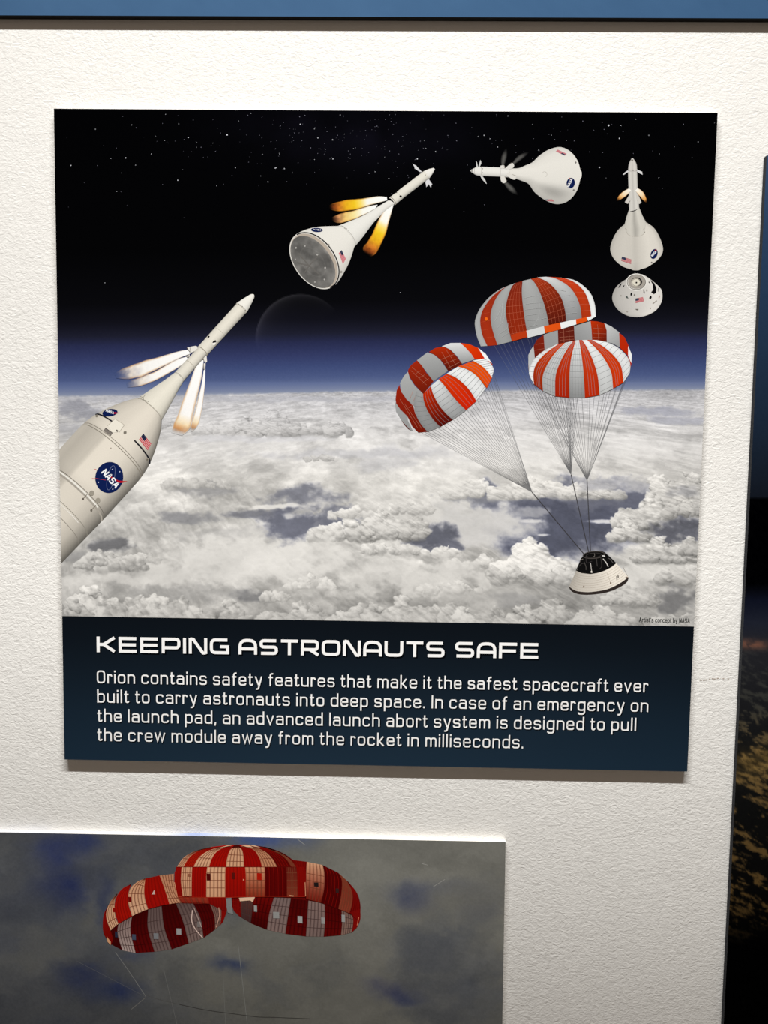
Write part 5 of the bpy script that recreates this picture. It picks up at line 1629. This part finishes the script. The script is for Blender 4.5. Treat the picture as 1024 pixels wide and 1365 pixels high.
# middle canopy
f7 = lambda q: T(q, 225, 1115, 5.389)
k = Ink(PF_, 6)
k.poly(f7([(44, 440), (40, 330), (42, 260), (60, 215), (120, 150), (200, 104), (300, 77), (430, 61), (560, 59), (680, 74), (800, 112), (900, 172), (958, 250), (986, 340), (982, 432)]), RED)
AP = (490, 70)
ub = [(62, [(58, 218), (110, 150), (200, 102), (300, 78)]), (105, [(105, 218), (150, 150), (215, 105), (310, 80)]), (178, [(178, 218), (215, 155), (275, 108), (360, 80), (430, 72)]),
      (290, [(290, 218), (310, 160), (345, 110), (395, 82), (450, 72)]), (412, [(412, 218), (420, 160), (440, 100), (470, 80)]), (540, [(540, 218), (538, 160), (528, 100), (505, 80)]),
      (670, [(670, 218), (655, 165), (620, 105), (575, 82), (520, 72)]), (778, [(778, 218), (745, 160), (690, 108), (620, 80), (560, 66)]), (880, [(880, 218), (840, 160), (780, 118), (700, 84), (620, 66)]),
      (920, [(918, 222), (880, 172), (820, 128), (740, 92), (680, 74)]), (940, [(940, 222), (890, 168), (830, 125), (760, 96), (690, 76)])]
uc = [((208, 164, 130), 'tan'), ((170, 26, 8), 'red'), ((212, 170, 134), 'tan'), ((164, 14, 6), 'red'), ((210, 166, 130), 'tan'), ((148, 10, 6), 'red'), ((186, 134, 100), 'tan'), ((92, 6, 4), 'red'), ((112, 40, 26), 'tan'), ((84, 6, 4), 'red')]
for i, (c, kd) in enumerate(uc):
    ribbed(k, f7(ub[i][1][::-1]), f7(ub[i + 1][1][::-1]), np.array(c) * 0.92, c, rows=(.45, .75) if kd == 'tan' else (), kind=kd)
xs = [44, 86, 164, 270, 406, 554, 694, 850, 926, 986]
def row_edge(x, i):
    b = [0, -14, -10, -5, 0, 2, 4, 10, 14, -6][i]
    tx = [58, 105, 178, 290, 412, 540, 680, 830, 900, 955][i]
    return [(x + 0.35 * (tx - x) + (4 if i == 0 else 0), 219), (x - b * 0.2, 270), (x - b * .1, 330), (x + (14 if i < 2 else -4 if i == 9 else 0), 436)]
lc_ = [((150, 12, 6), (140, 12, 6), 'red'), ((208, 166, 130), (196, 150, 116), 'tan'), ((158, 12, 5), (146, 12, 6), 'red'), ((214, 174, 138), (206, 160, 124), 'tan'), ((162, 14, 6), (144, 12, 6), 'red'),
       ((204, 154, 118), (134, 46, 26), 'tan'), ((88, 5, 4), (84, 5, 4), 'red'), ((96, 26, 18), (128, 54, 36), 'tan'), ((128, 10, 6), (122, 10, 6), 'red')]
for i, (c0, c1, kd) in enumerate(lc_):
    ribbed(k, f7(row_edge(xs[i], i)), f7(row_edge(xs[i + 1], i + 1)), c0, c1, rows=(.2, .45, .7) if kd == 'tan' else (), kind=kd)
k.stroke(f7([(56, 219), (918, 221)]), 0.5, (96, 16, 10))
holes(k, f7, [((272, 266, 301, 315), (78, 10, 8)), ((452, 260, 475, 308), (88, 18, 14)), ((634, 264, 668, 314), (176, 24, 10)), ((136, 268, 156, 290), (150, 90, 64))])
k.stroke(f7([(60, 436), (400, 440), (700, 430), (980, 432)]), 0.7, (150, 36, 20))
for a, b_ in [((40, 330), (62, 436)), ((980, 330), (984, 430))]:
    k.stroke(f7([a, b_]), 0.7, (204, 140, 104))
k.poly(f7([(455, 80), (470, 64), (490, 60), (510, 64), (518, 78)]), (62, 10, 8))
for q in [[(330, 92), (420, 66), (460, 64), (380, 80)], [(520, 64), (580, 66), (610, 80), (560, 76)], [(570, 62), (620, 66), (660, 80), (620, 74)]]:
    k.poly(f7(q), (204, 160, 128))
p = f7([(538, 312)])[0]; k.ellipse(p[0], p[1], .9, .9, 0, (220, 140, 110), 8)
k.poly(f7([(868, 422), (900, 426), (898, 432), (870, 430)]), (210, 150, 110))
k.build('middle_canopy', photo, INK_PHOTO, g=0.62)

# faint lines and scratches in the photograph
f3 = lambda q: T(q, 0, 1090, 2.926)
f4 = lambda q: T(q, 340, 1090, 2.844)
for q, w, c in [([(450, 525), (510, 610), (570, 700)], 0.8, (104, 104, 102)), ([(640, 600), (690, 805)], 0.5, (98, 98, 96)), ([(930, 500), (965, 805)], 0.7, (108, 108, 104)), ([(870, 600), (880, 805)], 0.5, (102, 102, 98)),
                ([(512, 748), (570, 700)], 0.8, (100, 98, 94)), ([(300, 560), (570, 700)], 0.3, (90, 90, 90)), ([(560, 690), (640, 715), (700, 728)], 0.4, (70, 68, 66))]:
    k = Ink(PF_, 2)
    k.stroke(spline(f3(q), 12), w, c)
    k.build('faint_line', photo, INK_PHOTO, g=0.58)
k = Ink(PF_, 2.4)
k.stroke(spline(np.vstack([f3([(700, 729), (800, 750), (900, 764), (1010, 778)]), f4([(60, 757), (210, 763)])]), 24), 0.8, (46, 44, 42))
k.build('tether_line', photo, INK_PHOTO, g=0.5)
for q in [[(676, 262), (720, 234)], [(632, 174), (654, 180)], [(160, 80), (190, 104)]]:
    k = Ink(PF_, 2.6)
    k.stroke(f4(q), 0.6, (136, 134, 128))
    k.build('scratch', photo, INK_PHOTO, g=0.64)
